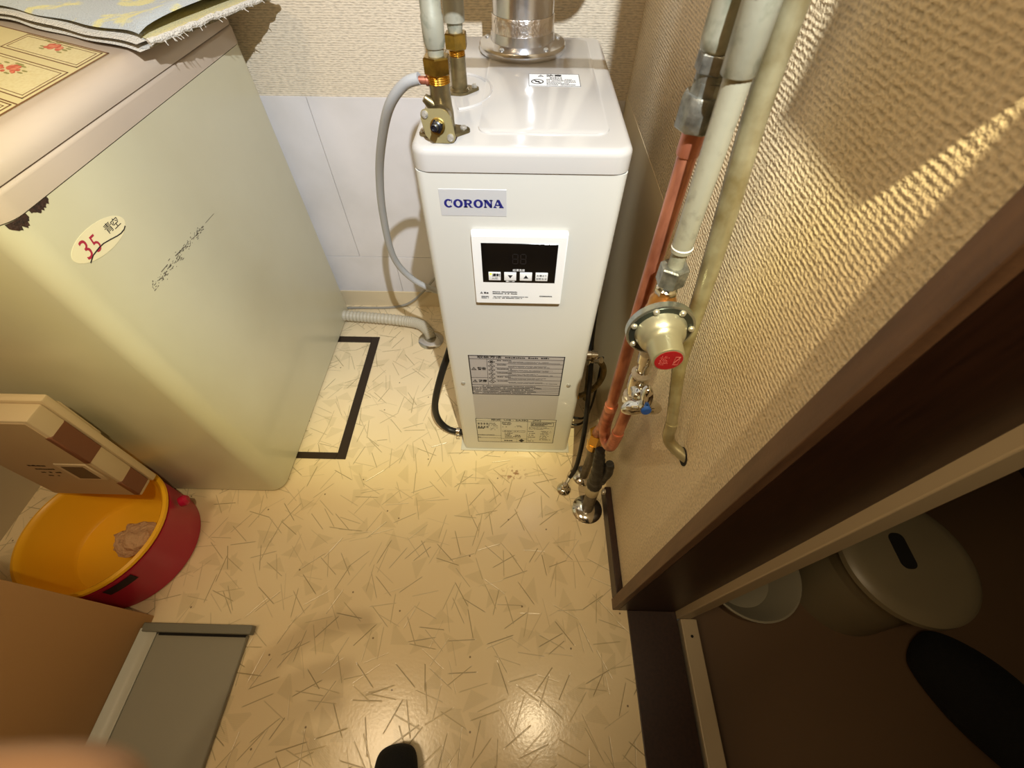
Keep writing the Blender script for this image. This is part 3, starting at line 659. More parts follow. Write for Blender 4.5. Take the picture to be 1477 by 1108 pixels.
part('floor_plate', M_CHROME, t, lambda b: escut(b, .1915, .509, .0315, .0115))

# ------------------------------------------------------------------ taped pipe with floor plate
gx, gy = .1935, .414
t = thing('taped_pipe', 'grey floor pipe with black taped top, beside the dark skirting', 'pipe', (gx, gy, 0))
part('floor_plate', M_CHROME, t, lambda b: escut(b, gx, gy, .0395, .0165))
for s_ in (-1, 1): part('plate_joint', M_INK, t, lambda b: b_box(b, gx+s_*.029-.009, gx+s_*.029+.009, gy-.0006, gy+.0006, .004, .0062), False)
part('pipe', M_DARKPIPE, t, lambda b: b_tube(b, [(gx, gy, 0), (gx-.004, gy, .12), (gx-.006, gy, .2)], .0150, 20))
part('pale_collar', mat('pale_collar', (190, 178, 148), .5), t, lambda b: b_lathe(b, (gx-.005, gy, .115), (-.04, 0, 1), [(0, .0152), (.002, .0168), (.045, .0168), (.047, .0155)], 20))
def tape(b):
    rr = random.Random(3); pts = smooth_path([(gx-.006, gy, .158), (gx-.007, gy, .21), (gx-.010, gy+.006, .255), (gx-.012, gy+.014, .278), (gx-.013, gy+.020, .298)], 5)
    b_tube(b, pts, .017, 12, lambda u, i: (.0180-.008*u)*(1+.08*math.sin(i*2.1)))
    pts = smooth_path([(gx+.002, gy-.002, .19), (gx+.012, gy-.002, .235), (gx+.010, gy, .272)], 5)
    b_tube(b, pts, .011, 10, lambda u, i: (.0135-.004*u)*(1+.07*math.sin(i*1.7)))
part('black_tape', M_BLACKTAPE, t, tape)
part('clip', M_SCREW, t, lambda b: b_box(b, gx+.008, gx+.016, gy-.026, gy-.018, .165, .178, .001))

# ------------------------------------------------------------------ small floor cock and black hoses, right of the heater
kx, ky = .1345, .468
t = thing('floor_cock', 'small chrome floor cock at the foot of thin black hose', 'cock', (kx, ky, 0))
part('floor_plate', M_CHROME, t, lambda b: escut(b, kx, ky, .0195, .0075))
part('stem', M_CHROME, t, lambda b: b_lathe(b, (kx, ky, .006), (0, 0, 1), [(0, .0075), (.012, .0075), (.014, .0095), (.022, .0095), (.024, .006), (.032, .0052)], 16))
part('lever', M_SCREW, t, lambda b: b_tube(b, [(kx, ky, .022), (kx+.010, ky+.016, .025), (kx+.016, ky+.026, .03)], .0045, 10))
t = thing('fuel_hose', 'thin black rubber hose rising from the chrome floor cock beside the heater', 'hose', (kx+.016, ky+.026, .03))
part('hose', M_BLACKRUB, t, lambda b: b_tube(b, smooth_path([(kx+.015, ky+.024, .030), (.163, .505, .075), (.172, .545, .17), (.176, .60, .245), (.180, .66, .30), (.178, .70, .345), (.176, .73, .45)], 6), .0062, 12))
part('hose_clip', M_CHROME, t, lambda b: b_lathe(b, (kx+.017, ky+.026, .034), (.3, .35, .9), [(0, .007), (.014, .007)], 12))
t = thing('flexible_connector', 'corrugated silver flexible tube with chrome elbow at heater right side', 'hose', (.16, .66, .25))
def corr(u, i): return .0078 if i % 2 else .0064
part('tube', M_DULLBRASS, t, lambda b: b_tube(b, smooth_path([(.176, .66, .330), (.198, .66, .320), (.214, .66, .285), (.212, .66, .240), (.194, .66, .198), (.170, .66, .176), (.150, .66, .172)], 14), .0075, 10, corr))
part('tube', M_DULLBRASS, t, lambda b: b_tube(b, smooth_path([(.178, .672, .318), (.183, .676, .26), (.188, .678, .20), (.192, .68, .13)], 16), .0075, 10, corr))
part('elbow', M_CHROME, t, lambda b: (b_lathe(b, (.150, .664, .338), (1, 0, 0), [(0, .010), (.012, .010), (.014, .013), (.024, .013), (.026, .009), (.040, .009)], 14), b_lathe(b, (.178, .670, .300), (0, 0, 1), [(0, .009), (.014, .010), (.016, .012), (.036, .012), (.040, .007)], 14), b_lathe(b, (.186, .655, .330), (.5, -.4, .5), [(0, .008), (.018, .008), (.02, .005)], 12)))
part('nut', M_BRIGHTBRASS, t, lambda b: b_hex(b, (.149, .66, .172), (.166, .66, .175), .0115))
t = thing('thin_cable', 'thin black cable looping from the heater side low above the floor', 'cable', (.16, .64, .08))
part('cable', M_BLACKRUB, t, lambda b: (b_tube(b, smooth_path([(.149, .64, .102), (.170, .64, .094), (.192, .642, .098), (.208, .66, .15), (.212, .69, .30)], 6), .0032, 8), b_tube(b, smooth_path([(.149, .64, .066), (.170, .64, .058), (.192, .645, .066), (.206, .66, .10)], 6), .0032, 8)))
# ------------------------------------------------------------------ pressure regulator, stop valve
gxr, gyr, gzr = .1735, .366, .731
t = thing('pressure_regulator', 'round metal pressure regulator with red-labelled bell on the wall pipe', 'regulator', (gxr, gyr, gzr))
def regbody(b):
    b_lathe(b, (AX+.001, AY, .700), (0, 0, 1), [(0, .013), (.006, .0165), (.052, .0165), (.058, .0135), (.064, .0120)], 22)
    b_lathe(b, (gxr+.002, gyr+.012, gzr), (.08, 1, 0), [(0, .030), (.008, .026), (.030, .016)], 24)
part('body', M_ORANGEBRASS, t, regbody, label='orange bronze body behind the flange')
part('tail_piece', M_CHROME, t, lambda b: b_lathe(b, (AX+.0005, AY, .760), (0, 0, 1), [(0, .0118), (.004, .0135), (.010, .0135), (.012, .0112), (.018, .0112)], 8))
rd = Vector((.02, -1, 0)); ro = Vector((gxr, gyr, gzr))
fl = part('flange', mat('bright_zinc', (168, 172, 166), .24, .9), t, lambda b: b_lathe(b, ro-rd*.009, rd, [(0, .0395), (.001, .0410), (.009, .0410), (.010, .0395), (.0095, .0330), (.010, .030)], 48))
part('flange_face', mat('dark_zinc', (86, 92, 88), .3, .85), fl, lambda b: b_lathe(b, ro+rd*.0004, rd, [(0, .0385), (.0008, .0380), (.0010, .030)], 48))
part('bell', M_ZINC, t, lambda b: b_lathe(b, ro, rd, [(0, .0315), (.003, .0305), (.006, .0292), (.0125, .0275), (.017, .0240), (.019, .0215), (.026, .0200), (.044, .0188), (.046, .0180), (.0468, .0165)], 40))
part('label', M_REDLABEL, t, lambda b: b_lathe(b, ro+rd*.0466, rd, [(0, .0162), (.0006, .0160)], 32), label='round red label on the bell end')
lx = Vector((1, .02, 0)); lo_ = ro+rd*.0475
flats('lettering', dashes(-.011, .003, -.008, .009, 7, 90, .6, .22)+outline(.0060, -.007, .0120, .007, .0005)+[[(.006, -.004), (.0072, -.004), (.0122, .006), (.011, .006)]], mat('pale_red_ink', (196, 110, 112), .5), t, lo_, lx, FZ)
for k in range(7):
    a = math.radians(90-28+k*360/7); p = ro+Vector((math.cos(a), 0, math.sin(a)))*.0355+rd*.001
    part('screw', M_SCREW, fl, lambda b: b_lathe(b, p, rd, [(0, .0040), (.0018, .0040), (.0034, .0028), (.0038, .001)], 14))
t = thing('stop_valve', 'chrome stop valve with three-armed blue-capped handle under the regulator', 'valve', (AX+.011, AY, .5))
SV = Vector((.1872, AY, .580))
part('tailpiece', M_CHROME, t, lambda b: b_lathe(b, (.1800, AY, .704), (.09, 0, -1), [(0, .0115), (.02, .0115), (.022, .0095), (.045, .0095), (.047, .0125), (.070, .0125), (.072, .010), (.09, .010)], 20))
for p, d, pr in (((.1826, AY, .676), (.09, 0, -1), [(0, .0105), (.004, .0138), (.012, .0122), (.018, .0142), (.026, .0120), (.030, .010)]), ((.1866, AY, .612), (.03, 0, -1), [(0, .0110), (.006, .0150), (.012, .0138), (.018, .011)]),
                 ((.1878, AY, .552), (0, 0, -1), [(0, .0120), (.004, .0160), (.010, .0140), (.018, .0155), (.024, .0112)])):
    part('sealing_tape', M_TAPE, t, lambda b: b_lathe(b, p, d, pr, 14))
part('body', M_CHROME, t, lambda b: (b_lathe(b, SV+Vector((0, 0, .034)), (0, 0, -1), [(0, .010), (.010, .0135), (.020, .0155), (.040, .0155), (.052, .0125), (.060, .0115)], 22), b_lathe(b, SV, (.12, -1, 0), [(0, .0135), (.016, .0135), (.018, .0150), (.026, .0150), (.028, .0100), (.040, .0085)], 20)))
HC = SV+Vector((.0020, -.042, .004))
hn = Vector((.06, -1, .12)).normalized(); hx = Vector((1, .06, 0)).normalized(); hz = Vector((0, .12, 1)).normalized()
def handle(b):
    n = 60; prof_ = [(-.010, .45), (-.006, .86), (.000, 1.0), (.006, 1.0), (.010, .90), (.012, .62), (.0125, .40)]
    rings = []
    for dz, k in prof_:
        ring = []
        for i in range(n):
            a = 2*PI*i/n; lobe = max(0, math.cos(1.5*(((a-math.radians(90)+PI/3) % (2*PI/3))-PI/3)))**4.0
            r = (.0100+.0250*lobe)*k; dd = dz-.006*lobe
            ring.append(b.verts.new(HC+hn*dd+(hx*math.cos(a)+hz*math.sin(a))*r))
        rings.append(ring)
    for p, q in zip(rings, rings[1:]):
        for i in range(n): b.faces.new((p[i], p[(i+1) % n], q[(i+1) % n], q[i]))
    b.faces.new(rings[0]); b.faces.new(rings[-1])
part('handle', M_CHROME, t, handle)
part('blue_cap', M_BLUECAP, t, lambda b: b_lathe(b, HC+hn*.010, hn, [(0, .0078), (.004, .0076), (.0055, .0060)], 20))

# ------------------------------------------------------------------ drain pipe into the wall
t = thing('drain_pipe', 'olive bronze pipe beside the right wall bending into a wall hole', 'pipe', (.227, .33, .55))
pts = smooth_path([(.1990, .43, 2.39), (.1990, .43, 1.4), (.2010, .43, 1.12), (.2055, .425, .972), (.2140, .405, .840), (.2200, .395, .754), (.2200, .375, .672), (.2205, .356, .638), (.2265, .328, .575)], 6)
part('pipe', M_BRASSPIPE, t, lambda b: b_tube(b, pts, .0080, 16, lambda u, i: .0112-.0034*max(0, u-.45)/.55))
part('elbow', M_BRASSPIPE, t, lambda b: b_tube(b, smooth_path([(.2262, .329, .580), (.2272, .325, .560), (.2295, .320, .547), (.2360, .313, .540), (.2465, .304, .536), (.256, .297, .533)], 5), .0088, 16))
bm = B(); b_cyl(bm, (XW-.0012, .300, .532), (XW+.0005, .300, .532), .0145, n=20); tag(obj('wall_hole', bm, M_HOLE), 'ragged dark hole in right wall around the bent bronze pipe', 'hole')

# ------------------------------------------------------------------ hoses left of the heater
t = thing('relief_hose', 'grey soft hose looping from the relief valve down beside the heater', 'hose', (-.15, .64, .9))
part('hose', M_GREYHOSE, t, lambda b: b_tube(b, smooth_path([(-.132, vy, .9055), (-.154, .637, .897), (-.182, .650, .868), (-.211, .680, .815), (-.243, .720, .737), (-.267, .752, .640), (-.278, .778, .525), (-.255, .79, .457), (-.206, .79, .420), (-.150, .79, .405)], 7), .0070, 14))
t = thing('thin_cable', 'thin grey cable lying along the back skirting beside the washing machine', 'cable', (-.5, 1.15, .01))
part('cable', mat('grey_cord', (150, 146, 136), .5), t, lambda b: b_tube(b, smooth_path([(-.70, 1.14, .008), (-.624, 1.150, .012), (-.483, 1.160, .008), (-.405, 1.162, .028), (-.336, 1.160, .092), (-.27, 1.155, .170), (-.15, 1.14, .25)], 6), .0042, 8))
t = thing('drain_hose', 'ribbed beige drain hose from the washing machine to a floor drain', 'hose', (-.6, 1.08, .02))
part('hose', M_CORR, t, lambda b: b_tube(b, smooth_path([(-.70, 1.098, .030), (-.60, 1.090, .030), (-.50, 1.082, .030), (-.40, 1.070, .030), (-.345, 1.055, .032), (-.315, 1.030, .024), (-.304, 1.012, .006)], 16), .02, 14, lambda u, i: .0195 if i % 2 else .0168))
t = thing('floor_drain', 'round chrome drain cover on floor at ribbed hose end', 'drain cover', (-.304, 1.008, 0))
part('cover', M_CHROME, t, lambda b: b_lathe(b, (-.304, 1.008, 0), (0, 0, 1), [(0, .044), (.003, .044), (.007, .036), (.008, .022)], 32))
t = thing('oil_hose', 'black rubber hose curving out of heater lower left side', 'hose', (-.2, .66, .05))
part('hose', M_BLACKRUB, t, lambda b: b_tube(b, smooth_path([(-.150, .72, .36), (-.168, .70, .310), (-.200, .67, .226), (-.224, .65, .135), (-.222, .64, .070), (-.195, .63, .034), (-.150, .62, .034)], 7), .0092, 14))
part('clamp', M_CHROME, t, lambda b: (b_lathe(b, (-.172, .625, .034), (1, -.1, 0), [(0, .0108), (.010, .0108)], 18), b_box(b, -.172, -.162, .608, .616, .020, .034, .001)))

# ------------------------------------------------------------------ washing machine
XS = -.6237; WX0, WY0, WY1 = -1.055, .441, 1.160
t = washer = thing('washing_machine', 'old cream twin-tub washing machine with rust under the lid seam', 'washing machine', ((XS+WX0)/2, .8, 0))
def wbody(b):
    b_plate(b, rrect(WX0, XS, WY0, WY1, .034, 8), .010, .804)
part('body', M_WASH, t, wbody)
part('lid_rim', M_WLID, t, lambda b: b_loft(b, WX0-.001, XS+.0015, WY0-.0015, WY1+.0015, .036, .8058, .8370, .006, 8, 5))
part('seam', M_INK, t, lambda b: b_plate(b, rrect(WX0+.003, XS-.003, WY0+.003, WY1-.003, .032, 8), .803, .8385), False)
part('lid', M_WLID, t, lambda b: b_loft(b, WX0-.001, XS+.0005, WY0-.001, WY1+.001, .036, .8385, .873, .030, 8, 8))
for x in (WX0+.05, XS-.05):
    for y in (WY0+.06, WY1-.06): part('foot', M_BLACKRUB, t, lambda b: b_cyl(b, (x, y, 0), (x, y, .011), .022, n=16))
SY = (0, 1, 0)
st = part('sticker', M_STICKER, t, lambda b: b_lathe(b, (XS+.0001, .5360, .7275), (1, 0, 0), [(0, .0425), (.0004, .0425)], 48))
for v in st.data.vertices:
    wy, wz = v.co.y+washer.location.y-.5360, v.co.z-.7275
    v.co.y = .5360-washer.location.y+wy*1.34; v.co.z = .7275+wz*.47-wy*.085
xs_ = XS+.0006
text('3', .036, (xs_, .5055, .7290), SY, FZ, M_MAGENTA, st, width=.0160, shear=.2)
text('5', .032, (xs_, .5245, .7265), SY, FZ, M_MAGENTA, st, width=.0150, shear=.2)
text('青', .0150, (xs_, .5600, .7290), SY, FZ, M_INK, st, width=.0150)
text('空', .0150, (xs_, .5758, .7275), SY, FZ, M_INK, st, width=.0150)
sw = [(.4960, .7140), (.5080, .7185), (.5257, .7200), (.5356, .7195), (.5504, .7165), (.5620, .7138), (.5709, .7125), (.5800, .7130), (.5865, .7155)]
flats('lettering', [[(sw[i][0], sw[i][1]), (sw[i+1][0], sw[i+1][1]), (sw[i+1][0], sw[i+1][1]+.0016), (sw[i][0], sw[i][1]+.0014)] for i in range(len(sw)-1)], M_INK, st, (xs_, 0, 0), SY, FZ)
def rust(b):
    rr = random.Random(5)
    for y0, y1, dep in ((.452, .478, .013), (.484, .517, .010)):
        n = 14; top = [(y0+(y1-y0)*i/n, .8045) for i in range(n+1)]; bot = [(y0+(y1-y0)*i/n, .8045-dep*(.25+.75*math.sin(PI*(i+.5)/(n+1))**.6)*rr.uniform(.65, 1.1)) for i in range(n+1)]
        for i in range(n):
            q = [(top[i][0], top[i][1]), (top[i+1][0], top[i+1][1]), bot[i+1], bot[i]]
            a = [b.verts.new((XS+.0006 if y > WY0+.034 else XS+.0006-(WY0+.034-y)**2*14, y, z)) for y, z in q]; b.faces.new(a)
part('rust_patch', M_RUST, t, rust, False)
def scuffs(seed, n):
    rr = random.Random(seed); o = []
    for k in range(n):
        u = rr.random(); y = .545+u*.19; z = .624-.006*u+rr.gauss(0, .0035)-(.006*rr.random() if u < .5 else 0)
        ln = rr.choice((.0015, .002, .003, .006)); o.append(R4(y, z, y+ln, z+rr.uniform(.0005, .0012)))
    o += [[(.585, .627), (.606, .6265), (.606, .6278), (.585, .6282)], [(.632, .625), (.662, .6225), (.662, .6238), (.632, .6265)], [(.69, .6205), (.713, .618), (.713, .619), (.69, .6215)], [(.745, .6195), (.78, .618), (.78, .6186), (.745, .6202)]]
    return o
flats('scuff_mark', scuffs(2, 150), M_SCUFF, t, (XS+.0002, 0, 0), SY, FZ)

# printed sheet on the lid
t = thing('printed_sheet', 'yellow vinyl sheet printed with roses in brown-lined panels on washer lid', 'sheet', (-.78, .72, .873))
def sh(s, tt): return (-.668-s, tt+.49*s)
def shp(l): return [sh(s, q) for s, q in l]
part('backing', M_SHEET, t, lambda b: b_plate(b, shp([(0, .44), (0, .822), (.30, .822), (.30, .44)])[::-1], .8732, .8738), False)
for (t0, t1) in ((.752, .815), (.635, .729), (.50, .612)):
    pn = part('print_panel', M_SHEETPANEL, t, lambda b: b_plate(b, shp([(.012, t0), (.012, t1), (.195, t1), (.195, t0)])[::-1], .8738, .87395), False)
    O_ = (0, 0, .8740); PL = []
    for ins, th in ((-.002, .0022), (.0055, .0014)):
        s0, s1, q0, q1 = .012+ins, .195-ins, t0+ins, t1-ins
        PL += [shp(R4(s0, q0, s1, q0+th)), shp(R4(s0, q1-th, s1, q1)), shp(R4(s0, q0, s0+th, q1)), shp(R4(s1-th, q0, s1, q1))]
    flats('border', [p[::-1] for p in PL], M_SHEETLINE, pn, O_, FX, SY, .0002)
    rr = random.Random(int(t0*1000)); cs, ct = .109, (t0+t1)/2+.014; ros = []; lea = []
    for k in range(16):
        a = rr.uniform(0, 2*PI); d = rr.uniform(0, .017); r0 = rr.uniform(.003, .0065)
        ros.append([sh(cs+d*math.cos(a)*1.3+r0*math.cos(x*PI/4), ct+d*math.sin(a)*.8+r0*math.sin(x*PI/4)) for x in range(8)][::-1])
    for k in range(12):
        a = rr.uniform(0, 2*PI); d = rr.uniform(.02, .03); r0 = .005
        lea.append([sh(cs+d*math.cos(a)*1.3+r0*math.cos(x*PI/3)*1.4, ct+d*math.sin(a)*.7+r0*.5*math.sin(x*PI/3)) for x in range(6)][::-1])
    flats('leaves', lea, M_LEAF, pn, O_, FX, SY, .0001, .00001); flats('rose', ros, M_ROSE, pn, (0, 0, .8742), FX, SY, .0001, .00002)
flats('edge_line', [shp(R4(-.0005, .44, .003, .822))[::-1], shp(R4(0, .819, .30, .822))[::-1], shp(R4(.004, .617, .3, .6195))[::-1]], M_SHEETLINE, t, (0, 0, .8738), FX, SY, .0003)

# towel
t = thing('towel', 'folded blue-grey towel with yellow flower print lying on the washing machine', 'towel', (-.72, .95, .874))
TO = Vector((-.612, .815, 0)); TU = Vector((-.9, .43, 0)).normalized(); TV = Vector((.27, .963, 0))
def sheetgrid(b, u0, u1, v0, v1, zf, th, nu=30, nv=26, edge=.007):
    top, bot = [], []
    for j in range(nv+1):
        rt_, rb_ = [], []
        for i in range(nu+1):
            u = u0+(u1-u0)*i/nu; v = v0+(v1-v0)*j/nv
            e = min(u-u0, u1-u, v-v0, v1-v); k = min(1, e/edge); k = math.sqrt(max(0, 1-(1-k)**2))
            z = zf(u, v); p = TO+TU*u+TV*v
            w_ = .002*math.sin(u*40+v*13)
            rt_.append(b.verts.new((p.x+w_, p.y+w_, z+th*.5*k+th*.5))); rb_.append(b.verts.new((p.x+w_, p.y+w_, z+th*.5-th*.5*k)))
        top.append(rt_); bot.append(rb_)
    for g in (top, bot):
        for j in range(nv):
            for i in range(nu): b.faces.new((g[j][i], g[j][i+1], g[j+1][i+1], g[j+1][i]))
    for j in range(nv):
        for i in (0, nu): b.faces.new((top[j][i], top[j+1][i], bot[j+1][i], bot[j][i]))
    for i in range(nu):
        for j in (0, nv): b.faces.new((top[j][i], top[j][i+1], bot[j][i+1], bot[j][i]))
wav = lambda u, v: .0025*math.sin(u*17+v*9)+.002*math.sin(v*31+u*5)
for k, (a, zz, thk) in enumerate(((0, .8732, .0095), (.001, .8818, .0090))):
    part('folded_layer', M_TERRY, t, lambda b: sheetgrid(b, -.002+a*.5, .47, a, .34, lambda u, v: zz+(.0015*math.sin(u*23+k)), thk, 26, 18))
part('lining', M_YELLOWCLOTH, t, lambda b: sheetgrid(b, -.018, .44, .020, .34, lambda u, v: .8890+.0008*math.sin(u*30), .003, 26, 18, .004), label='yellow inner side showing in the fold')
bul = lambda u, v: math.exp(-((u-.012)/.05)**2)*(.017*math.sin(min(1, max(0, v/.33))*PI)**.6)-.003*max(0, 1-v/.03)
part('top_layer', M_TOWEL, t, lambda b: sheetgrid(b, -.006, .45, .012, .34, lambda u, v: .8920+bul(u, v)+.4*wav(u, v)+.001, .006, 44, 34, .008), label='blue-grey flowered upper side')
def fringe(b):
    rr = random.Random(9); pts = []
    for k in range(40):
        p = TO+TU*(-.022)+TV*(.012+.325*k/39); pts.append((p.x+rr.gauss(0, .0012), p.y, .8895+rr.gauss(0, .0010)))
    b_tube(b, pts, .004, 8, lambda u, i: .0040+.0014*rr.random())
    for k in range(26):
        p = V(pts[rr.randrange(2, 38)]); q = p+Vector((rr.uniform(.003, .012), rr.uniform(-.008, .002), rr.uniform(-.008, -.001))); b_cyl(b, p, q, .0006, n=5)
part('frayed_hem', M_TERRY, t, fringe)

# ------------------------------------------------------------------ slim white case leaning behind the basin
cx0, cx1, cy0, cy1, cz0, cz1 = -1.035, -.836, .350, .397, .188, .505
t = thing('slim_case', 'slim off-white case with brown corner patches resting on the yellow basin', 'case', ((cx0+cx1)/2, .37, cz0))
sh_ = lambda z: .028*(z-cz0)/(cz1-cz0)
def shear(b):
    for v in b.verts: v.co.x += sh_(v.co.z)
def casebody(b): b_box(b, cx0, cx1, cy0, cy1-.010, cz0, cz1, .004, 2); shear(b)
part('body', M_CASE, t, casebody)
def caseback(b): 
    b_box(b, cx0-.003, cx1+.004, cy1-.0098, cy1+.006, cz0-.004, cz1+.006, .004, 2)
    b_box(b, cx0+.02, cx1-.015, cy1+.004, cy1+.016, cz0+.02, cz0+.10, .005, 2); b_box(b, cx0+.02, cx1-.010, cy1+.004, cy1+.018, cz0+.17, cz1-.03, .006, 2); shear(b)
part('back_shell', M_CASE, t, caseback)
part('front_face', M_CASEFRONT, t, lambda b: (b_box(b, cx0+.006, cx1-.006, cy0-.0012, cy0+.002, cz0+.006, cz1-.006, .001, 1), shear(b)))
for z0, z1 in ((.196, .262), (.352, .452)):
    part('corner_patch', M_PATCH, t, lambda b: (b_box(b, cx1-.012, cx1+.0006, cy0-.0020, cy1-.0106, z0, z1, .002, 1), shear(b)), label='brown patch wrapping the edge')
part('corner_patch', M_PATCH, t, lambda b: (b_box(b, cx0+.02, cx1-.085, cy0+.004, cy1-.010, cz1-.004, cz1+.0008), shear(b)))
wnd = part('window', M_CASE, t, lambda b: (b_box(b, cx1-.077, cx1-.012, cy0-.0035, cy0, .278, .350, .002, 1), shear(b)))
part('window_opening', mat('window_shade', (104, 84, 58), .7), t, lambda b: (b_box(b, cx1-.066, cx1-.023, cy0-.0042, cy0-.002, .287, .341), shear(b)))
flats('lettering', dashes(-.975, -.925, .285, .345, 4, 101, .8, .35), M_DARKSLOT, t, (.012, cy0-.0012, 0), FX, FZ)

# ------------------------------------------------------------------ basin, tub, rag
bx, by = -.941, .2875
TS = .953
t = thing('red_tub', 'round red plastic tub on the floor holding a yellow basin', 'tub', (bx, by, 0))
part('shell', M_RED, t, lambda b: b_lathe(b, (bx, by, 0), (0, 0, 1), [(q, r*TS) for q, r in [(0, .10), (.001, .146), (.006, .1515), (.125, .1535), (.134, .1560), (.138, .1555), (.137, .1500), (.020, .1465), (.012, .10)]], 64))
aa = [math.radians(v) for v in range(-58, -35, 3)]
bm_pts = []
def slot(b):
    for s, e in zip(aa, aa[1:]):
        q = [(bx+.1470*math.cos(x), by+.1470*math.sin(x), z) for x, z in ((s, .100), (e, .100), (e, .124), (s, .124))]
        q2 = [(bx+.1480*math.cos(x), by+.1480*math.sin(x), z) for x, z in ((s, .100), (e, .100), (e, .124), (s, .124))]
        a = [b.verts.new(p) for p in q]; c = [b.verts.new(p) for p in q2]; b.faces.new(a[::-1]); b.faces.new(c)
        for i in range(4): b.faces.new((a[i], a[(i+1) % 4], c[(i+1) % 4], c[i]))
part('handle_slot', M_DARKSLOT, t, slot)
part('handle_lug', M_RED, t, lambda b: b_lathe(b, (bx+.130, by+.080, .105), (.8, .5, 0), [(0, .012), (.012, .014), (.018, .009)], 10))
t = thing('yellow_basin', 'round yellow plastic basin nested inside the red tub', 'basin', (bx, by, .03))
part('shell', M_YELLOW, t, lambda b: b_lathe(b, (bx, by, .030), (0, 0, 1), [(q, r*TS) for q, r in [(0, .06), (.001, .118), (.010, .126), (.104, .1435), (.112, .148), (.1125, .1560), (.117, .1585), (.122, .1565), (.124, .150), (.120, .1455), (.113, .1415), (.014, .122), (.006, .114), (.005, .05)]], 64))
bm = B(); bmesh.ops.create_icosphere(bm, subdivisions=4, radius=1)
rr = random.Random(12)
from mathutils import noise
for v in bm.verts:
    p = v.co.copy(); k = 1+.28*noise.noise(p*1.8)+.16*noise.noise(p*4.5)
    v.co = Vector((p.x*.052*k-.900, p.y*.038*k+.292, max(-.6, p.z)*.030*k+.0585))
tag(obj('crumpled_rag', bm, M_RAG), 'crumpled pinkish rag lying inside the yellow basin', 'rag')

# ------------------------------------------------------------------ brown carton and grey panel
t = thing('brown_carton', 'plain brown cardboard carton at the left in front of the yellow basin', 'carton', (-1.0, -.1, 0))
part('box', M_CARTON, t, lambda b: b_box(b, -1.25, -.8225, -.45, .1375, 0, .52, .002, 2))
t = thing('plastic_tray', 'flat grey plastic tray with raised rim on floor beside brown carton', 'tray', (-.7, 0, 0))
part('plate', M_GREY, t, lambda b: b_box(b, -.800, -.588, -.42, .103, .0, .012, .002, 1))
def cove(b):
    pr = [(-.8215, .0), (-.792, .0), (-.792, .0145), (-.802, .0155), (-.812, .019), (-.8215, .026)]
    a = [b.verts.new((x, -.42, z)) for x, z in pr]; c = [b.verts.new((x, .110, z)) for x, z in pr]; n = len(pr)
    b.faces.new(a[::-1]); b.faces.new(c)
    for i in range(n): b.faces.new((a[i], a[(i+1) % n], c[(i+1) % n], c[i]))
part('side_ledge', M_GREYLT, t, cove, label='paler curved ledge along the carton')
part('edge_bead', M_GREYLT, t, lambda b: b_tube(b, [(-.791, -.42, .0145), (-.791, .105, .0145)], .0016, 8))
part('rim', M_GREYDK, t, lambda b: b_box(b, -.822, -.577, .1035, .1215, .006, .024, .0015, 1))
part('gap', M_HOLE, t, lambda b: b_box(b, -.785, -.590, .0985, .104, .010, .0135), False)

# ------------------------------------------------------------------ bathroom things
sx_, sy_ = .815, .258
t = thing('bath_stool', 'round white plastic bath stool with a slot in its seat', 'stool', (sx_, sy_, -.06))
part('pedestal', M_SHADEDPL, t, lambda b: b_lathe(b, (sx_+.008, sy_+.006, -.06), (0, 0, 1), [(0, .122), (.02, .122), (.20, .108), (.235, .108)], 48))
part('seat', M_SHADEDPL, t, lambda b: b_lathe(b, (sx_, sy_, .165), (0, 0, 1), [(0, .112), (.004, .124), (.014, .1315), (.026, .130), (.034, .120), (.036, .10), (.035, .02)], 56))
def slot2(b): b_plate(b, rrect(-.016, .016, -.036, .036, .013), .1995, .2015); bmesh.ops.translate(b, verts=b.verts[:], vec=(sx_-.012, sy_+.010, 0))
part('seat_slot', M_HOLE, t, slot2)
wx_, wy_ = .572, .270
t = thing('wash_bowl', 'shallow white washbowl on the bathroom floor behind the door frame', 'bowl', (wx_, wy_, -.06))
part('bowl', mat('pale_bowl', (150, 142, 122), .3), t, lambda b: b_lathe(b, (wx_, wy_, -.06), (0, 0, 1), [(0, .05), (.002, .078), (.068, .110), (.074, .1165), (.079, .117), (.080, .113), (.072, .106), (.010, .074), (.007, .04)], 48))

# ------------------------------------------------------------------ unseen box added high on the right wall to cast a shadow
t = thing('wall_shadow_box', 'unseen white box added on right wall to cast a shadow below it', 'controller', (XW-.015, .265, 1.16))
part('case', M_PANEL, t, lambda b: b_box(b, XW-.032, XW, .205, .330, 1.10, 1.225, .004, 2))
part('face', M_GREYLABEL, t, lambda b: b_box(b, XW-.0335, XW-.031, .225, .310, 1.16, 1.21, .001, 1))

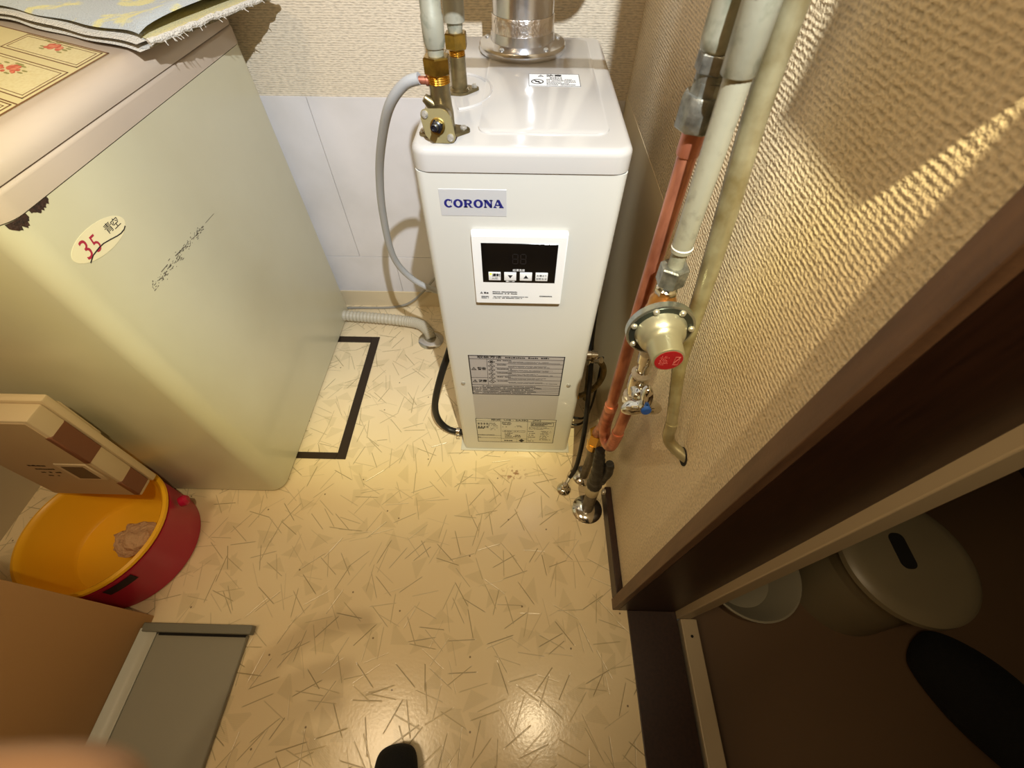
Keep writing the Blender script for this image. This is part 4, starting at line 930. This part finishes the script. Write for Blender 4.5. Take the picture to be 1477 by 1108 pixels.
# ------------------------------------------------------------------ person taking the picture, standing astride the sill
def skinmesh(chains, level=2):
    """chains: list of [(point, radius), ...]; points shared by position are joined"""
    me = bpy.data.meshes.new('skin'); vs, rs, es, idx = [], [], [], {}
    for ch in chains:
        prev = None
        for p, r in ch:
            k = tuple(round(c, 4) for c in p)
            if k not in idx: idx[k] = len(vs); vs.append(k); rs.append(r)
            if prev is not None and prev != idx[k]: es.append((prev, idx[k]))
            prev = idx[k]
    me.from_pydata(vs, es, []); o = bpy.data.objects.new('skin', me); COL.objects.link(o)
    md = o.modifiers.new('skin', 'SKIN'); md.use_smooth_shade = True
    for i, v in enumerate(me.skin_vertices[0].data):
        v.radius = (rs[i], rs[i]) if not isinstance(rs[i], tuple) else rs[i]; v.use_root = (i == 0)
    sb = o.modifiers.new('sub', 'SUBSURF'); sb.levels = level; sb.render_levels = level
    dg = bpy.context.evaluated_depsgraph_get(); m2 = bpy.data.meshes.new_from_object(o.evaluated_get(dg)); bpy.data.objects.remove(o)
    return m2
def skinpart(name, chains, m, parent, level=2):
    me = skinmesh(chains, level); me.materials.clear(); me.materials.append(m); off = parent.location
    for v in me.vertices: v.co = v.co-off
    me.polygons.foreach_set('use_smooth', [True]*len(me.polygons))
    o = bpy.data.objects.new(name, me); COL.objects.link(o); o.parent = parent; return o
t = person = thing('person', 'person in black socks standing astride the door sill, one fingertip at lower left corner', 'person', (.35, -.5, 0))
PEL = (.36, -.56, .80); KL = (.02, -.34, .45); AL = (-.195, -.285, .075); KR = (.74, -.36, .42); AR = (1.030, -.100, .05)
CHE = (.26, -.56, 1.16); NECK = (.18, -.42, 1.42); HEAD = (.14, -.27, 1.60)
SL = (.08, -.54, 1.34); SR = (.38, -.52, 1.34)
EL = (-.13, -.46, 1.04); ER = (.50, -.36, 1.06)
WL = camspace(-.165, -.17, -.06); WR = Vector((.30, -.25, .98))
def hand(wrist, knuckles, tips, thumb):
    ch = []
    for k, tp in zip(knuckles, tips):
        mid = (V(k)+V(tp[0]))/2
        ch.append([(wrist, .020), (k, .0115)]+[(p, r) for p, r in zip(tp, (.0095, .0088, .0080))])
    ch.append([(wrist, .020)]+[(p, r) for p, r in zip(thumb, (.014, .011, .0095))])
    return ch
cs = camspace
KN = [cs(-.118, -.066, .004), cs(-.120, -.088, .000), cs(-.124, -.108, -.006), cs(-.130, -.126, -.014)]
TIPS = [[cs(-.094, -.052, .034), cs(-.072, -.0478, .044), cs(-.0400, -.0480, .0465)],
        [cs(-.096, -.088, .032), cs(-.074, -.086, .042), cs(-.054, -.084, .040)],
        [cs(-.100, -.110, .026), cs(-.080, -.108, .036), cs(-.060, -.106, .034)],
        [cs(-.108, -.130, .014), cs(-.090, -.128, .022), cs(-.074, -.127, .022)]]
THL = [cs(-.120, -.100, -.050), cs(-.090, -.085, -.058), cs(-.064, -.075, -.052)]
KNR = [WR+Vector((.030*math.cos(a)-.02, .05, .035*math.sin(a)+.01)) for a in (1.4, .6, -.2, -1.0)]
TIR = [[k+Vector((-.01, .030, -.004)), k+Vector((-.022, .044, -.012)), k+Vector((-.036, .040, -.020))] for k in KNR]
THR = [WR+Vector((-.035, .025, .02)), WR+Vector((-.055, .050, .022)), WR+Vector((-.066, .072, .018))]
body = [[(PEL, .12), (CHE, .13), (NECK, .052), (HEAD, .080)], [(CHE, .13), (SL, .055), (EL, .038), (tuple(WL), .024)], [(CHE, .13), (SR, .055), (ER, .038), (tuple(WR), .024)],
        [(PEL, .12), (KL, .055), (AL, .034)], [(PEL, .12), (KR, .055), (AR, .034)]]
skinpart('body', body, M_SKIN, t)
skinpart('hand', hand(tuple(WL), [tuple(k) for k in KN], [[tuple(p) for p in q] for q in TIPS], [tuple(p) for p in THL]), M_SKIN, t, 3)
skinpart('hand', hand(tuple(WR), [tuple(k) for k in KNR], [[tuple(p) for p in q] for q in TIR], [tuple(p) for p in THR]), M_SKIN, t)
skinpart('trousers', [[(PEL, .15), (KL, .085), ((-.17, -.300, .13), .060)], [(PEL, .15), (KR, .090), ((1.02, -.130, .115), .085)]], M_TROUSER, t)
skinpart('jacket', [[((.36, -.56, .84), .155), (CHE, .155), ((.20, -.47, 1.36), .075)], [(CHE, .155), (SL, .075), (EL, .055), (tuple(WL+(V(EL)-WL)*.15), .040)], [(CHE, .155), (SR, .075), (ER, .055), (tuple(WR+(V(ER)-WR)*.15), .040)]], M_JACKET, t)
skinpart('sock', [[((-.180, -.310, .14), .046), ((-.190, -.300, .060), .046), ((-.200, -.235, .040), .045), ((-.207, -.165, .036), .046), ((-.213, -.098, .030), .044), ((-.218, -.070, .026), .032)]], M_SOCK, t, 3)
skinpart('sock', [[((1.02, -.13, .12), .070), ((1.035, -.075, .03), .072), ((1.015, -.01, .0), .085), ((.980, .055, -.01), .085), ((.935, .110, -.018), .062), ((.915, .128, -.024), .040)]], M_SOCK, t, 3)
bm = B(); bmesh.ops.create_uvsphere(bm, u_segments=28, v_segments=18, radius=1)
for v in bm.verts: v.co = Vector((v.co.x*.080+HEAD[0], v.co.y*.096+HEAD[1]-.010, v.co.z*.085+HEAD[2]+.038))
obj('hair', bm, M_HAIR, t)
t = thing('headlamp', 'black headlamp with round lens strapped over the forehead', 'lamp', tuple(LAMP-AXIS*.03))
part('housing', M_BLACKRUB, t, lambda b: b_lathe(b, LAMP-AXIS*.055, AXIS, [(0, .024), (.01, .028), (.034, .028), (.036, .024)], 24))
part('lens', M_LENS, t, lambda b: b_lathe(b, LAMP-AXIS*.0195, AXIS, [(0, .022), (.002, .0215)], 24))
